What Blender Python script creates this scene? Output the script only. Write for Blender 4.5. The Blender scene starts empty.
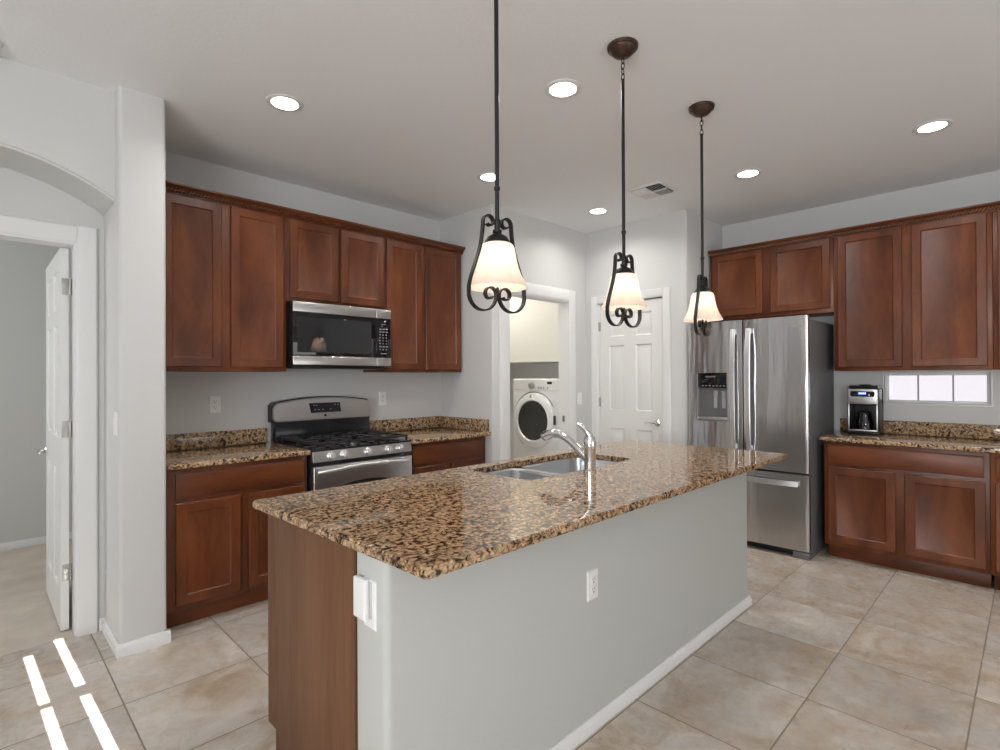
import bpy, bmesh, math, random
from mathutils import Vector, Matrix
random.seed(7)
SC = bpy.context.scene
COL = SC.collection
R = math.radians

# ---------------------------------------------------------------- camera
F_PX, YAW, PITCH, ROLL, CAM_H = 531.85, 0.7885, 0.0039, -0.0046, 1.3854
fw = Vector((math.cos(YAW)*math.cos(PITCH), math.sin(YAW)*math.cos(PITCH), math.sin(PITCH)))
r0 = Vector((math.sin(YAW), -math.cos(YAW), 0)); u0 = r0.cross(fw)
rt = r0*math.cos(ROLL) + u0*math.sin(ROLL); up = -r0*math.sin(ROLL) + u0*math.cos(ROLL)
cd = bpy.data.cameras.new('camera'); cam = bpy.data.objects.new('camera', cd); COL.objects.link(cam)
cd.sensor_fit = 'HORIZONTAL'; cd.sensor_width = 36.0; cd.lens = F_PX*36/1000; cd.clip_start = 0.05
cam.matrix_world = Matrix(((rt.x, up.x, -fw.x, 0), (rt.y, up.y, -fw.y, 0), (rt.z, up.z, -fw.z, CAM_H), (0, 0, 0, 1)))
SC.camera = cam

# ---------------------------------------------------------------- world, sun, window light, exposure
SC.view_settings.view_transform = 'Standard'; SC.view_settings.look = 'None'
SC.view_settings.gamma = 1.0; SC.view_settings.use_curve_mapping = False
SC.view_settings.exposure = 0.12
SC.cycles.max_bounces = 10; SC.cycles.diffuse_bounces = 6; SC.cycles.glossy_bounces = 5
SC.cycles.sample_clamp_indirect = 6.0; SC.cycles.caustics_reflective = False; SC.cycles.caustics_refractive = False
wd = bpy.data.worlds.new('sky'); SC.world = wd; wd.use_nodes = True
wd.node_tree.nodes['Background'].inputs[0].default_value = (0.80, 0.90, 1.0, 1)
wd.node_tree.nodes['Background'].inputs[1].default_value = 1.6

def lamp(name, kind, loc, energy, color=(1, 1, 1), size=None, size_y=None, direction=(0, 0, -1), **kw):
    d = bpy.data.lights.new(name, kind); d.energy = energy; d.color = color
    o = bpy.data.objects.new(name, d); COL.objects.link(o); o.location = loc
    o.rotation_euler = Vector(direction).to_track_quat('-Z', 'Y').to_euler()
    if kind == 'AREA':
        d.shape = 'RECTANGLE' if size_y else 'DISK'; d.size = size
        if size_y: d.size_y = size_y
    for k, v in kw.items(): setattr(d, k, v)
    return o

SUN_EL = R(18.0)
sun_dir = Vector((-0.036*math.cos(SUN_EL), math.cos(SUN_EL), -math.sin(SUN_EL)))
lamp('sun', 'SUN', (0.3, -6, 4), 42.0, (1, 0.97, 0.93), direction=sun_dir, angle=0.0012)
# area lamps standing in for daylight in the unseen great room behind the camera
WIN_LEFT = [(-3.1, -1.5, 0.7, 2.3), (-1.1, 0.5, 0.7, 2.3)]       # y0, y1, z0, z1 on the wall at x = -3.2
for (a, b, c, d_) in WIN_LEFT:
    lamp('daylight_panel', 'AREA', (-3.30, (a+b)/2, (c+d_)/2), 98, (0.975, 0.985, 1.0), b-a, d_-c, (1, 0.1, 0.9))
BACK_OPENING = (1.4, 3.6, 0.1, 2.15)                                    # x0, x1, z0, z1 on the wall at y = -3.4
lamp('daylight_panel', 'AREA', (2.5, -3.385, 1.15), 38, (0.975, 0.985, 1.0), 2.2, 2.0, (0, 1, 0.2))   # added fill lamp inside the room, in front of the opaque sun block
lamp('bedroom_fill', 'AREA', (-1.95, 4.9, 1.5), 19, (1.0, 0.98, 0.95), 1.0, 1.2, (1, 0, 0))  # added lamp that brightens the bedroom, no source known there

# ---------------------------------------------------------------- materials
class NT:
    def __init__(s, name):
        s.m = bpy.data.materials.new(name); s.m.use_nodes = True
        s.t = s.m.node_tree; s.b = s.t.nodes['Principled BSDF']; s.out = s.t.nodes['Material Output']
    def n(s, typ, ins=None, **kw):
        x = s.t.nodes.new(typ)
        for k, v in kw.items(): setattr(x, k, v)
        for k, v in (ins or {}).items():
            if isinstance(v, bpy.types.NodeSocket): s.t.links.new(v, x.inputs[k])
            else: x.inputs[k].default_value = v
        return x
    def math(s, op, a, b=None, c=None):
        x = s.t.nodes.new('ShaderNodeMath'); x.operation = op
        for i, v in enumerate((a, b, c)):
            if v is None: continue
            if isinstance(v, bpy.types.NodeSocket): s.t.links.new(v, x.inputs[i])
            else: x.inputs[i].default_value = v
        return x.outputs[0]
    def ramp(s, fac, stops, interp='LINEAR'):
        x = s.t.nodes.new('ShaderNodeValToRGB'); x.color_ramp.interpolation = interp
        e = x.color_ramp.elements
        while len(e) < len(stops): e.new(0.5)
        for i, (p, c) in enumerate(stops):
            e[i].position = p; e[i].color = (*c, 1) if len(c) == 3 else c
        s.t.links.new(fac, x.inputs[0]); return x.outputs[0]
    def mix(s, fac, a, b, blend='MIX'):
        x = s.t.nodes.new('ShaderNodeMix'); x.data_type = 'RGBA'; x.blend_type = blend
        for i, v in ((0, fac), (6, a), (7, b)):
            if isinstance(v, bpy.types.NodeSocket): s.t.links.new(v, x.inputs[i])
            elif i == 0: x.inputs[0].default_value = v
            else: x.inputs[i].default_value = (*v, 1)
        return x.outputs[2]
    def set(s, **kw):
        names = dict(color='Base Color', rough='Roughness', metal='Metallic', spec='Specular IOR Level', normal='Normal',
                     coat='Coat Weight', coat_rough='Coat Roughness', emit='Emission Color', estr='Emission Strength',
                     aniso='Anisotropic', arot='Anisotropic Rotation', tangent='Tangent', ior='IOR', trans='Transmission Weight', alpha='Alpha')
        for k, v in kw.items():
            i = s.b.inputs[names[k]]
            if isinstance(v, bpy.types.NodeSocket): s.t.links.new(v, i)
            elif isinstance(v, tuple): i.default_value = (*v, 1)
            else: i.default_value = v
        return s.m
    def coords(s, scale=(1, 1, 1), random=0.0):
        tc = s.n('ShaderNodeTexCoord'); v = tc.outputs['Object']
        if random:
            oi = s.n('ShaderNodeObjectInfo'); off = s.math('MULTIPLY', oi.outputs['Random'], random)
            v = s.n('ShaderNodeVectorMath', {0: v, 1: s.n('ShaderNodeCombineXYZ', {0: off, 1: off, 2: off}).outputs[0]}, operation='ADD').outputs[0]
        return s.n('ShaderNodeMapping', {'Vector': v, 'Scale': scale}).outputs[0]
    def noise(s, vec, scale, detail=3, rough=0.5, dist=0.0):
        return s.n('ShaderNodeTexNoise', {'Vector': vec, 'Scale': scale, 'Detail': detail, 'Roughness': rough, 'Distortion': dist})
    def bump(s, height, strength, dist=0.01):
        return s.n('ShaderNodeBump', {'Height': height, 'Strength': strength, 'Distance': dist}).outputs[0]

def plain(name, color, rough=0.5, metal=0.0, **kw):
    return NT(name).set(color=color, rough=rough, metal=metal, **kw)

def paint(name, color, rough=0.6, bump=0.12):
    k = NT(name); v = k.coords()
    n = k.noise(v, 60, 3)
    return k.set(color=color, rough=rough, spec=0.3, normal=k.bump(n.outputs[0], bump, 0.004))

def wood(name, dark, mid, light, horiz=None, rough=0.36, spec=0.4, grain=0.16, stretch=0.3):
    sc = {None: (1, 1, stretch), 'x': (0.3, 1, 1), 'y': (1, 0.3, 1)}[horiz]
    k = NT(name); v = k.coords(sc, 17.0)
    big = k.noise(v, 5.5, 3, 0.55, 0.4).outputs[0]
    fine = k.noise(v, 70, 4, 0.6, 0.2).outputs[0]
    f = k.math('ADD', k.math('MULTIPLY', big, 1-grain), k.math('MULTIPLY', fine, grain))
    c = k.ramp(f, [(0.32, dark), (0.50, mid), (0.70, light)])
    oi = k.n('ShaderNodeObjectInfo')
    g = k.math('ADD', 0.88, k.math('MULTIPLY', oi.outputs['Random'], 0.24))
    c = k.n('ShaderNodeVectorMath', {0: c, 'Scale': g}, operation='SCALE').outputs[0]
    return k.set(color=c, rough=rough, spec=spec, normal=k.bump(fine, 0.05, 0.003))

def granite(name):
    k = NT(name); v = k.coords()
    warp = k.noise(v, 14, 2).outputs['Color']
    v2 = k.n('ShaderNodeVectorMath', {0: v, 1: k.n('ShaderNodeVectorMath', {0: warp, 'Scale': 0.05}, operation='SCALE').outputs[0]}, operation='ADD').outputs[0]
    vor = k.n('ShaderNodeTexVoronoi', {'Vector': v2, 'Scale': 62.0, 'Randomness': 1.0})
    n1 = k.noise(v2, 92, 5, 0.66, 0.5).outputs[0]
    n2 = k.noise(v2, 36, 3, 0.6, 0.6).outputs[0]
    f = k.math('ADD', k.math('MULTIPLY', n1, 0.60), k.math('MULTIPLY', n2, 0.40))
    f = k.math('ADD', f, k.math('MULTIPLY', k.math('SUBTRACT', 0.42, vor.outputs['Distance']), 0.20))
    base = k.ramp(f, [(0.375, (0.010, 0.009, 0.008)), (0.415, (0.05, 0.03, 0.017)), (0.45, (0.24, 0.15, 0.085)),
                      (0.53, (0.46, 0.308, 0.185)), (0.64, (0.62, 0.475, 0.345))])
    sep = k.n('ShaderNodeSeparateColor', {0: vor.outputs['Color']})
    tint = k.ramp(sep.outputs[0], [(0.0, (1.05, 0.85, 0.68)), (0.4, (1.0, 0.95, 0.85)), (0.75, (0.85, 0.9, 0.85)), (1.0, (0.66, 0.76, 0.80))])
    c = k.mix(0.55, base, tint, 'MULTIPLY')
    return k.set(color=c, rough=0.035, spec=0.55)

M = {}
M['wall'] = paint('wall_paint', (0.60, 0.60, 0.592))
M['wall_hall'] = paint('hall_paint', (0.60, 0.605, 0.59))
M['wall_island'] = paint('island_paint', (0.497, 0.506, 0.487))
M['ceiling'] = paint('ceiling_paint', (0.835, 0.85, 0.865), 0.8, 0.2)
M['trim'] = plain('trim_white', (0.74, 0.74, 0.735), 0.35)
M['door'] = plain('door_white', (0.72, 0.72, 0.71), 0.38)
M['plastic'] = plain('white_plastic', (0.78, 0.78, 0.77), 0.35)
M['plastic_grey'] = plain('grey_plastic', (0.25, 0.25, 0.25), 0.4)
M['appliance'] = plain('white_enamel', (0.78, 0.775, 0.76), 0.25)
M['cream'] = plain('cream_laminate', (0.74, 0.725, 0.665), 0.45)
M['cherry'] = wood('cherry_wood', (0.068, 0.017, 0.005), (0.122, 0.033, 0.010), (0.195, 0.060, 0.020))
M['cherry_x'] = wood('cherry_wood_across', (0.068, 0.017, 0.005), (0.122, 0.033, 0.010), (0.180, 0.054, 0.018), 'x')
M['cherry_y'] = wood('cherry_wood_along', (0.068, 0.017, 0.005), (0.122, 0.033, 0.010), (0.180, 0.054, 0.018), 'y')
M['walnut'] = wood('end_panel_wood', (0.10, 0.045, 0.022), (0.145, 0.068, 0.035), (0.185, 0.095, 0.052), rough=0.5, spec=0.2, grain=0.42, stretch=0.05)
M['granite'] = granite('brown_granite')

def tile_floor():
    k = NT('beige_floor_tile'); v = k.coords()
    xyz = k.n('ShaderNodeSeparateXYZ', {0: v})
    tx = k.math('DIVIDE', k.math('SUBTRACT', xyz.outputs[0], 0.46), 0.52)
    ty = k.math('DIVIDE', k.math('SUBTRACT', xyz.outputs[1], 0.19), 0.51)
    fx, fy = k.math('FRACT', tx), k.math('FRACT', ty)
    ex = k.math('MULTIPLY', k.math('MINIMUM', fx, k.math('SUBTRACT', 1, fx)), 0.52)
    ey = k.math('MULTIPLY', k.math('MINIMUM', fy, k.math('SUBTRACT', 1, fy)), 0.51)
    edge = k.math('MINIMUM', ex, ey)
    grout = k.math('LESS_THAN', edge, 0.0030)
    cell = k.n('ShaderNodeCombineXYZ', {0: k.math('FLOOR', tx), 1: k.math('FLOOR', ty)}).outputs[0]
    rnd = k.n('ShaderNodeTexWhiteNoise', {'Vector': cell}, noise_dimensions='3D')
    vv = k.n('ShaderNodeVectorMath', {0: v, 1: k.n('ShaderNodeVectorMath', {0: rnd.outputs['Color'], 'Scale': 9.0}, operation='SCALE').outputs[0]}, operation='ADD').outputs[0]
    n1 = k.noise(vv, 3.2, 5, 0.6, 1.2).outputs[0]
    n2 = k.noise(vv, 9.0, 6, 0.62, 1.6).outputs[0]
    n3 = k.noise(vv, 2.2, 3, 0.5, 0.6).outputs[0]
    c = k.ramp(n1, [(0.33, (0.40, 0.31, 0.225)), (0.47, (0.51, 0.435, 0.36)), (0.58, (0.56, 0.51, 0.455)), (0.70, (0.66, 0.59, 0.51))])
    c = k.mix(k.ramp(n3, [(0.48, (0, 0, 0)), (0.66, (0.55, 0.55, 0.55))]), c, (0.47, 0.455, 0.435))
    veins = k.ramp(n2, [(0.46, (1, 1, 1)), (0.50, (0.80, 0.75, 0.70)), (0.54, (1, 1, 1))])
    c = k.mix(0.75, c, veins, 'MULTIPLY')
    g = k.math('ADD', 0.92, k.math('MULTIPLY', rnd.outputs['Value'], 0.16))
    c = k.n('ShaderNodeVectorMath', {0: c, 'Scale': g}, operation='SCALE').outputs[0]
    c = k.mix(grout, c, (0.20, 0.165, 0.13))
    rough = k.math('ADD', k.math('MULTIPLY', n2, 0.16), 0.20)
    rough = k.math('ADD', rough, k.math('MULTIPLY', grout, 0.5))
    h = k.math('ADD', k.math('MULTIPLY', k.math('MINIMUM', edge, 0.006), 60), k.math('MULTIPLY', n2, 0.5))
    return k.set(color=c, rough=rough, spec=0.45, normal=k.bump(h, 0.25, 0.004))
M['tile'] = tile_floor()

def carpet():
    k = NT('beige_carpet'); v = k.coords()
    n = k.noise(v, 260, 4, 0.7).outputs[0]; n2 = k.noise(v, 5, 3).outputs[0]
    c = k.ramp(k.math('ADD', k.math('MULTIPLY', n, 0.6), k.math('MULTIPLY', n2, 0.4)), [(0.3, (0.50, 0.43, 0.36)), (0.7, (0.80, 0.72, 0.63))])
    return k.set(color=c, rough=0.95, spec=0.1, normal=k.bump(n, 0.6, 0.01))
M['carpet'] = carpet()

def steel(name, color=(0.56, 0.56, 0.565), rough=0.24, stretch=(1, 1, 60), aniso=0.0, wavy=0.0):
    k = NT(name); v = k.coords(stretch)
    n = k.noise(v, 14, 3).outputs[0]
    r = k.math('ADD', rough-0.04, k.math('MULTIPLY', n, 0.08)) if not aniso else rough
    kw = {}
    if aniso:
        kw = dict(aniso=aniso, arot=0.25, tangent=k.n('ShaderNodeTangent', direction_type='RADIAL', axis='Z').outputs[0])
    if wavy:
        w = k.noise(k.coords((1, 4.0, 0.45)), 2.2, 2).outputs[0]
        kw['normal'] = k.bump(w, wavy, 0.05)
    return k.set(color=color, rough=r, metal=1.0, **kw)
M['steel'] = steel('brushed_steel', (0.55, 0.545, 0.54), 0.29, (1, 1, 90))
M['steel_fridge'] = steel('fridge_steel', (0.58, 0.575, 0.585), 0.19, (1, 1, 90), 0.8, 0.13)
M['steel_handle'] = plain('handle_steel', (0.74, 0.74, 0.745), 0.34, 1.0)
M['steel_sink'] = plain('sink_steel', (0.64, 0.65, 0.67), 0.30, 1.0)
M['chrome'] = plain('chrome', (0.80, 0.80, 0.80), 0.10, 1.0)
M['nickel'] = plain('satin_nickel', (0.42, 0.415, 0.40), 0.28, 1.0)
M['recess'] = plain('grey_recess', (0.17, 0.17, 0.175), 0.3, 0.4)
M['fridge_side'] = plain('grey_fridge_side', (0.13, 0.127, 0.135), 0.45, 0.1)
M['black_gloss'] = plain('black_glass', (0.006, 0.006, 0.008), 0.02, spec=0.5)
M['black_enamel'] = plain('black_enamel', (0.010, 0.010, 0.012), 0.14, spec=0.3)
M['black'] = plain('black_plastic', (0.009, 0.009, 0.010), 0.28, spec=0.35)
M['iron'] = plain('cast_iron', (0.016, 0.016, 0.019), 0.42)
M['window_dark'] = plain('oven_window_glass', (0.018, 0.018, 0.019), 0.015, spec=0.6)
M['legend'] = plain('legend_grey', (0.30, 0.31, 0.33), 0.5)
M['bronze'] = plain('oiled_bronze', (0.013, 0.0125, 0.0125), 0.42, 0.3)
M['bronze_canopy'] = plain('bronze_canopy', (0.075, 0.042, 0.030), 0.38, 0.6)
M['vent_dark'] = plain('duct_dark', (0.05, 0.05, 0.05), 0.8)
M['drum'] = plain('washer_glass', (0.035, 0.035, 0.033), 0.06)
M['rubber'] = plain('rubber', (0.03, 0.03, 0.03), 0.7)

def emitter(name, color, strength, base=(0.8, 0.8, 0.8)):
    return NT(name).set(color=base, emit=color, estr=strength, rough=0.4)
M['lens'] = emitter('lit_lens', (1.0, 0.98, 0.95), 14.0)
M['bulb'] = emitter('lit_bulb', (1.0, 0.83, 0.68), 27.0)
M['display_blue'] = emitter('blue_display', (0.12, 0.25, 1.0), 1.6, (0.02, 0.02, 0.1))
M['display_white'] = emitter('display_digits', (0.7, 0.8, 1.0), 2.2)

def shade_glass():
    k = NT('alabaster_glass'); v = k.coords()
    n = k.noise(v, 18, 3, 0.5, 1.0).outputs[0]
    c = k.ramp(n, [(0.35, (0.90, 0.82, 0.74)), (0.65, (0.96, 0.90, 0.84))])
    d = k.n('ShaderNodeBsdfDiffuse', {'Color': c}); t = k.n('ShaderNodeBsdfTranslucent', {'Color': c})
    m1 = k.n('ShaderNodeMixShader', {0: 0.6, 1: d.outputs[0], 2: t.outputs[0]})
    g = k.n('ShaderNodeBsdfGlossy', {'Roughness': 0.25})
    m2 = k.n('ShaderNodeMixShader', {0: 0.05, 1: m1.outputs[0], 2: g.outputs[0]})
    e = k.n('ShaderNodeEmission', {'Color': (1.0, 0.82, 0.68, 1), 'Strength': 0.10})
    a = k.n('ShaderNodeAddShader', {0: m2.outputs[0], 1: e.outputs[0]})
    k.t.links.new(a.outputs[0], k.out.inputs[0]); return k.m
M['shade'] = shade_glass()

def clear_glass():
    k = NT('clear_glass')
    t = k.n('ShaderNodeBsdfTransparent', {'Color': (0.97, 0.98, 0.98, 1)}); g = k.n('ShaderNodeBsdfGlossy', {'Roughness': 0.02})
    fr = k.n('ShaderNodeFresnel', {'IOR': 1.45})
    m = k.n('ShaderNodeMixShader', {0: fr.outputs[0], 1: t.outputs[0], 2: g.outputs[0]})
    k.t.links.new(m.outputs[0], k.out.inputs[0]); return k.m
M['glass'] = clear_glass()
M['stucco'] = paint('pink_stucco', (0.86, 0.74, 0.73), 0.9, 0.0)

# ---------------------------------------------------------------- geometry helpers
class MB:
    def __init__(s): s.bm = bmesh.new(); s.mats = []
    def mi(s, m):
        if m is None: return 0
        if m not in s.mats: s.mats.append(m)
        return s.mats.index(m)
    def add(s, t, m=None, mat=None):
        i = s.mi(m)
        for f in t.faces: f.material_index = i
        if mat is not None: bmesh.ops.transform(t, matrix=mat, verts=t.verts)
        me = bpy.data.meshes.new('t'); t.to_mesh(me); t.free(); s.bm.from_mesh(me); bpy.data.meshes.remove(me); return s
    def box(s, x0, x1, y0, y1, z0, z1, b=0.0, seg=2, m=None, mat=None):
        t = bmesh.new(); bmesh.ops.create_cube(t, size=1)
        for v in t.verts:
            v.co = Vector(((x0+x1)/2+v.co.x*(x1-x0), (y0+y1)/2+v.co.y*(y1-y0), (z0+z1)/2+v.co.z*(z1-z0)))
        if b: bmesh.ops.bevel(t, geom=list(t.edges), offset=b, segments=seg, affect='EDGES', profile=0.5)
        bmesh.ops.recalc_face_normals(t, faces=t.faces)
        return s.add(t, m, mat)
    def cyl(s, p0, p1, ra, rb=None, n=24, m=None, b=0.0):
        p0, p1 = Vector(p0), Vector(p1); d = p1-p0; t = bmesh.new()
        bmesh.ops.create_cone(t, cap_ends=True, segments=n, radius1=ra, radius2=ra if rb is None else rb, depth=d.length)
        if b:
            es = [e for e in t.edges if abs(e.verts[0].co.z-e.verts[1].co.z) < 1e-6]
            bmesh.ops.bevel(t, geom=es, offset=b, segments=2, affect='EDGES')
        bmesh.ops.transform(t, matrix=Matrix.Translation((p0+p1)/2) @ d.to_track_quat('Z', 'Y').to_matrix().to_4x4(), verts=t.verts)
        return s.add(t, m)
    def sphere(s, c, r, m=None, sc=(1, 1, 1), n=16):
        t = bmesh.new(); bmesh.ops.create_uvsphere(t, u_segments=n*2, v_segments=n, radius=r)
        for v in t.verts: v.co = Vector(c) + Vector((v.co.x*sc[0], v.co.y*sc[1], v.co.z*sc[2]))
        return s.add(t, m)
    def lathe(s, prof, c=(0, 0, 0), d=(0, 0, 1), n=32, m=None, closed=False):
        t = bmesh.new(); q = Vector(d).to_track_quat('Z', 'Y'); rings = []
        for (r, z) in prof:
            if r < 1e-6: rings.append([t.verts.new(Vector(c)+q @ Vector((0, 0, z)))])
            else: rings.append([t.verts.new(Vector(c)+q @ Vector((r*math.cos(2*math.pi*k/n), r*math.sin(2*math.pi*k/n), z))) for k in range(n)])
        prs = list(zip(rings[:-1], rings[1:])) + ([(rings[-1], rings[0])] if closed else [])
        for a, b_ in prs:
            for k in range(n):
                l = (k+1) % n
                if len(a) == 1 and len(b_) == 1: continue
                if len(a) == 1: t.faces.new((a[0], b_[l], b_[k]))
                elif len(b_) == 1: t.faces.new((a[k], a[l], b_[0]))
                else: t.faces.new((a[k], a[l], b_[l], b_[k]))
        bmesh.ops.recalc_face_normals(t, faces=t.faces)
        return s.add(t, m)
    def prism(s, poly, ax, a0, a1, m=None, b=0.0, seg=2):
        """poly: points in the plane of the other two axes (in x,y,z order)"""
        t = bmesh.new()
        def P(u, v, a): return {'x': (a, u, v), 'y': (u, a, v), 'z': (u, v, a)}[ax]
        A = [t.verts.new(P(u, v, a0)) for u, v in poly]; B = [t.verts.new(P(u, v, a1)) for u, v in poly]
        t.faces.new(A); t.faces.new(B[::-1]); n = len(poly)
        for k in range(n): t.faces.new((A[k], B[k], B[(k+1) % n], A[(k+1) % n]))
        bmesh.ops.recalc_face_normals(t, faces=t.faces)
        if b:
            es = [e for e in t.edges if len(e.link_faces) == 2 and e.calc_face_angle(0) > 0.6]
            bmesh.ops.bevel(t, geom=es, offset=b, segments=seg, affect='EDGES')
        return s.add(t, m)
    def rings(s, o, u, v, n, w, h, rs, m=None, cap=True):
        """door / drawer front: nested rectangles (inset, height along n)"""
        t = bmesh.new(); o, u, v, n = map(Vector, (o, u, v, n)); loops = []
        for (i, hh) in rs:
            loops.append([t.verts.new(o+u*a+v*b_+n*hh) for a, b_ in ((i, i), (w-i, i), (w-i, h-i), (i, h-i))])
        for A, B in zip(loops[:-1], loops[1:]):
            for k in range(4): t.faces.new((A[k], A[(k+1) % 4], B[(k+1) % 4], B[k]))
        t.faces.new(loops[-1])
        if cap:
            t.faces.new(loops[0][::-1]); bmesh.ops.recalc_face_normals(t, faces=t.faces)
        return s.add(t, m)
    def tube(s, pts, r, n=10, m=None, closed=False, flat=None):
        """round tube, or a flat strap when flat = (half width vector, half thickness)"""
        t = bmesh.new(); pts = [Vector(p) for p in pts]; N = len(pts); rings = []
        rr = r if isinstance(r, (list, tuple)) else [r]*N
        prev = None
        for i, p in enumerate(pts):
            a = pts[i-1] if (i > 0 or closed) else p; c = pts[(i+1) % N] if (i < N-1 or closed) else p
            d = (c-a).normalized()
            if flat:
                wv = Vector(flat[0]); nn = d.cross(wv).normalized()*flat[1]
                rings.append([t.verts.new(p+x) for x in (wv+nn, -wv+nn, -wv-nn, wv-nn)])
            else:
                if prev is None:
                    prev = d.orthogonal().normalized()
                else:
                    prev = (prev-d*prev.dot(d)).normalized()
                b_ = d.cross(prev)
                rings.append([t.verts.new(p+(prev*math.cos(2*math.pi*k/n)+b_*math.sin(2*math.pi*k/n))*rr[i]) for k in range(n)])
        q = 4 if flat else n
        for i in range(N if closed else N-1):
            A, B = rings[i], rings[(i+1) % N]
            for k in range(q): t.faces.new((A[k], A[(k+1) % q], B[(k+1) % q], B[k]))
        if not closed: t.faces.new(rings[0][::-1]); t.faces.new(rings[-1])
        bmesh.ops.recalc_face_normals(t, faces=t.faces)
        return s.add(t, m)
    def build(s, name, mat=None, parent=None, local=False, loc=None, sharp=35):
        me = bpy.data.meshes.new(name); bm = s.bm
        off = Vector((0, 0, 0))
        if parent is not None and not local:
            p = parent
            while p is not None: off += p.location; p = p.parent
        if loc is not None: off = Vector(loc)
        if off.length > 0: bmesh.ops.translate(bm, vec=-off, verts=bm.verts)
        bm.to_mesh(me); bm.free()
        for m in (s.mats or [mat]): me.materials.append(m)
        for p in me.polygons: p.use_smooth = True
        me.set_sharp_from_angle(angle=R(sharp))
        o = bpy.data.objects.new(name, me); COL.objects.link(o)
        if parent is not None: o.parent = parent
        elif loc is not None: o.location = loc
        return o

def tag(o, label=None, cat=None, group=None, kind=None):
    for k, v in (('label', label), ('category', cat), ('group', group), ('kind', kind)):
        if v: o[k] = v
    return o
def thing(name, label, cat, loc, group=None, rz=0.0):
    o = bpy.data.objects.new(name, None); COL.objects.link(o); o.location = loc; o.rotation_euler.z = rz
    o.empty_display_size = 0.1
    return tag(o, label, cat, group)
def struct(mb, name, mat, label=None, cat=None):
    o = mb.build(name, mat); o['kind'] = 'structure'
    if label: o['label'] = label
    if cat: o['category'] = cat
    return o
def cut(o, cutters):
    for c in cutters:
        md = o.modifiers.new('cut', 'BOOLEAN'); md.operation = 'DIFFERENCE'; md.object = c; md.solver = 'EXACT'
    dg = bpy.context.evaluated_depsgraph_get(); dg.update()
    me = bpy.data.meshes.new_from_object(o.evaluated_get(dg))
    o.modifiers.clear(); o.data = me
    for c in cutters: bpy.data.objects.remove(c)
    for p in me.polygons: p.use_smooth = True
    me.set_sharp_from_angle(angle=R(35))
def copy_tree(o, parent=None):
    c = o.copy(); COL.objects.link(c)
    if parent is not None: c.parent = parent
    for ch in list(o.children): copy_tree(ch, c)
    return c
def rounded(poly, which, r, n=6):
    """plan outline with the listed corners rounded"""
    out = []
    for i, p in enumerate(poly):
        if i not in which: out.append(p); continue
        p = Vector(p); a = (Vector(poly[i-1])-p).normalized(); c = (Vector(poly[(i+1) % len(poly)])-p).normalized()
        o = p+(a+c)*r; u, v = -c*r, -a*r
        out += [tuple(o+u*math.cos(R(90*k/n))+v*math.sin(R(90*k/n))) for k in range(n+1)]
    return out
def rrect(x0, x1, y0, y1, r, n=6):
    out = []
    for cx, cy, a in ((x1-r, y1-r, 0), (x0+r, y1-r, 90), (x0+r, y0+r, 180), (x1-r, y0+r, 270)):
        for k in range(n+1):
            t = R(a+90*k/n); out.append((cx+r*math.cos(t), cy+r*math.sin(t)))
    return out

# ---------------------------------------------------------------- the setting
ZC = 2.854; YS = 3.951; YL = 3.244; X1 = 3.135; X2 = 4.471; Y3 = 2.158; X3 = 5.233
XW, YB = -3.2, -3.4           # far left wall and back wall of the great room
YD = 3.645                    # hall door wall
b = MB(); b.box(XW, X3+0.2, YB, YD+0.01, -0.08, 0); b.box(0.62, X3+0.2, YD+0.01, 5.3, -0.08, 0)
struct(b, 'floor', M['tile'])
b = MB(); b.box(-2.0, 0.62, YD+0.01, 6.0, -0.08, 0.004); struct(b, 'floor_bedroom', M['carpet'])
b = MB(); b.box(XW-0.1, X3+0.2, YB-0.1, 6.05, ZC, ZC+0.1); struct(b, 'ceiling', M['ceiling'])

T = 0.12
b = MB(); b.box(0.74, X1, YS, YS+T, 0, ZC); struct(b, 'wall_stove', M['wall'])
# pier and return beside the stove nook, arched header and door wall of the hall niche
b = MB()
YP = 3.222
pier = [(0.522, YD), (0.522, YP), (0.729, YP), (0.729, YS+T), (0.64, YS+T), (0.64, YD)]
b.prism(rounded(pier, (1, 2), 0.02), 'z', 0, ZC); struct(b, 'wall_pier', M['wall'])
XA0, XA1, ARC_R, ARC_T = -0.545, 0.522, 0.94, 2.458
poly = [(XA0, ZC), (XA0, 2.30)]
xc = (XA0+XA1)/2; hw = (XA1-XA0)/2; a1 = math.asin(hw/ARC_R)
poly += [(xc+ARC_R*math.sin(-a1+2*a1*k/40), ARC_T-ARC_R+ARC_R*math.cos(-a1+2*a1*k/40)) for k in range(41)]
poly[0] = (XA0, ZC+0.05); poly = poly + [(XA1+0.03, poly[-1][1]), (XA1+0.03, ZC+0.05)]
b = MB(); b.prism(poly, 'y', 3.31, YD+0.02, b=0.012, seg=4); struct(b, 'wall_arch', M['wall_hall'])
b = MB(); b.box(XW, XA0, YL, YD, -0.03, ZC+0.05, 0.012, 4); struct(b, 'wall_left_pier', M['wall'])
DX0, DX1, DZ = -0.42, 0.410, 2.125
b = MB(); b.box(-2.0, DX0, YD, YD+T, 0, ZC); b.box(DX1, 0.62, YD, YD+T, 0, ZC); b.box(DX0, DX1, YD, YD+T, DZ, ZC)
struct(b, 'wall_hall', M['wall_hall'])
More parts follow.
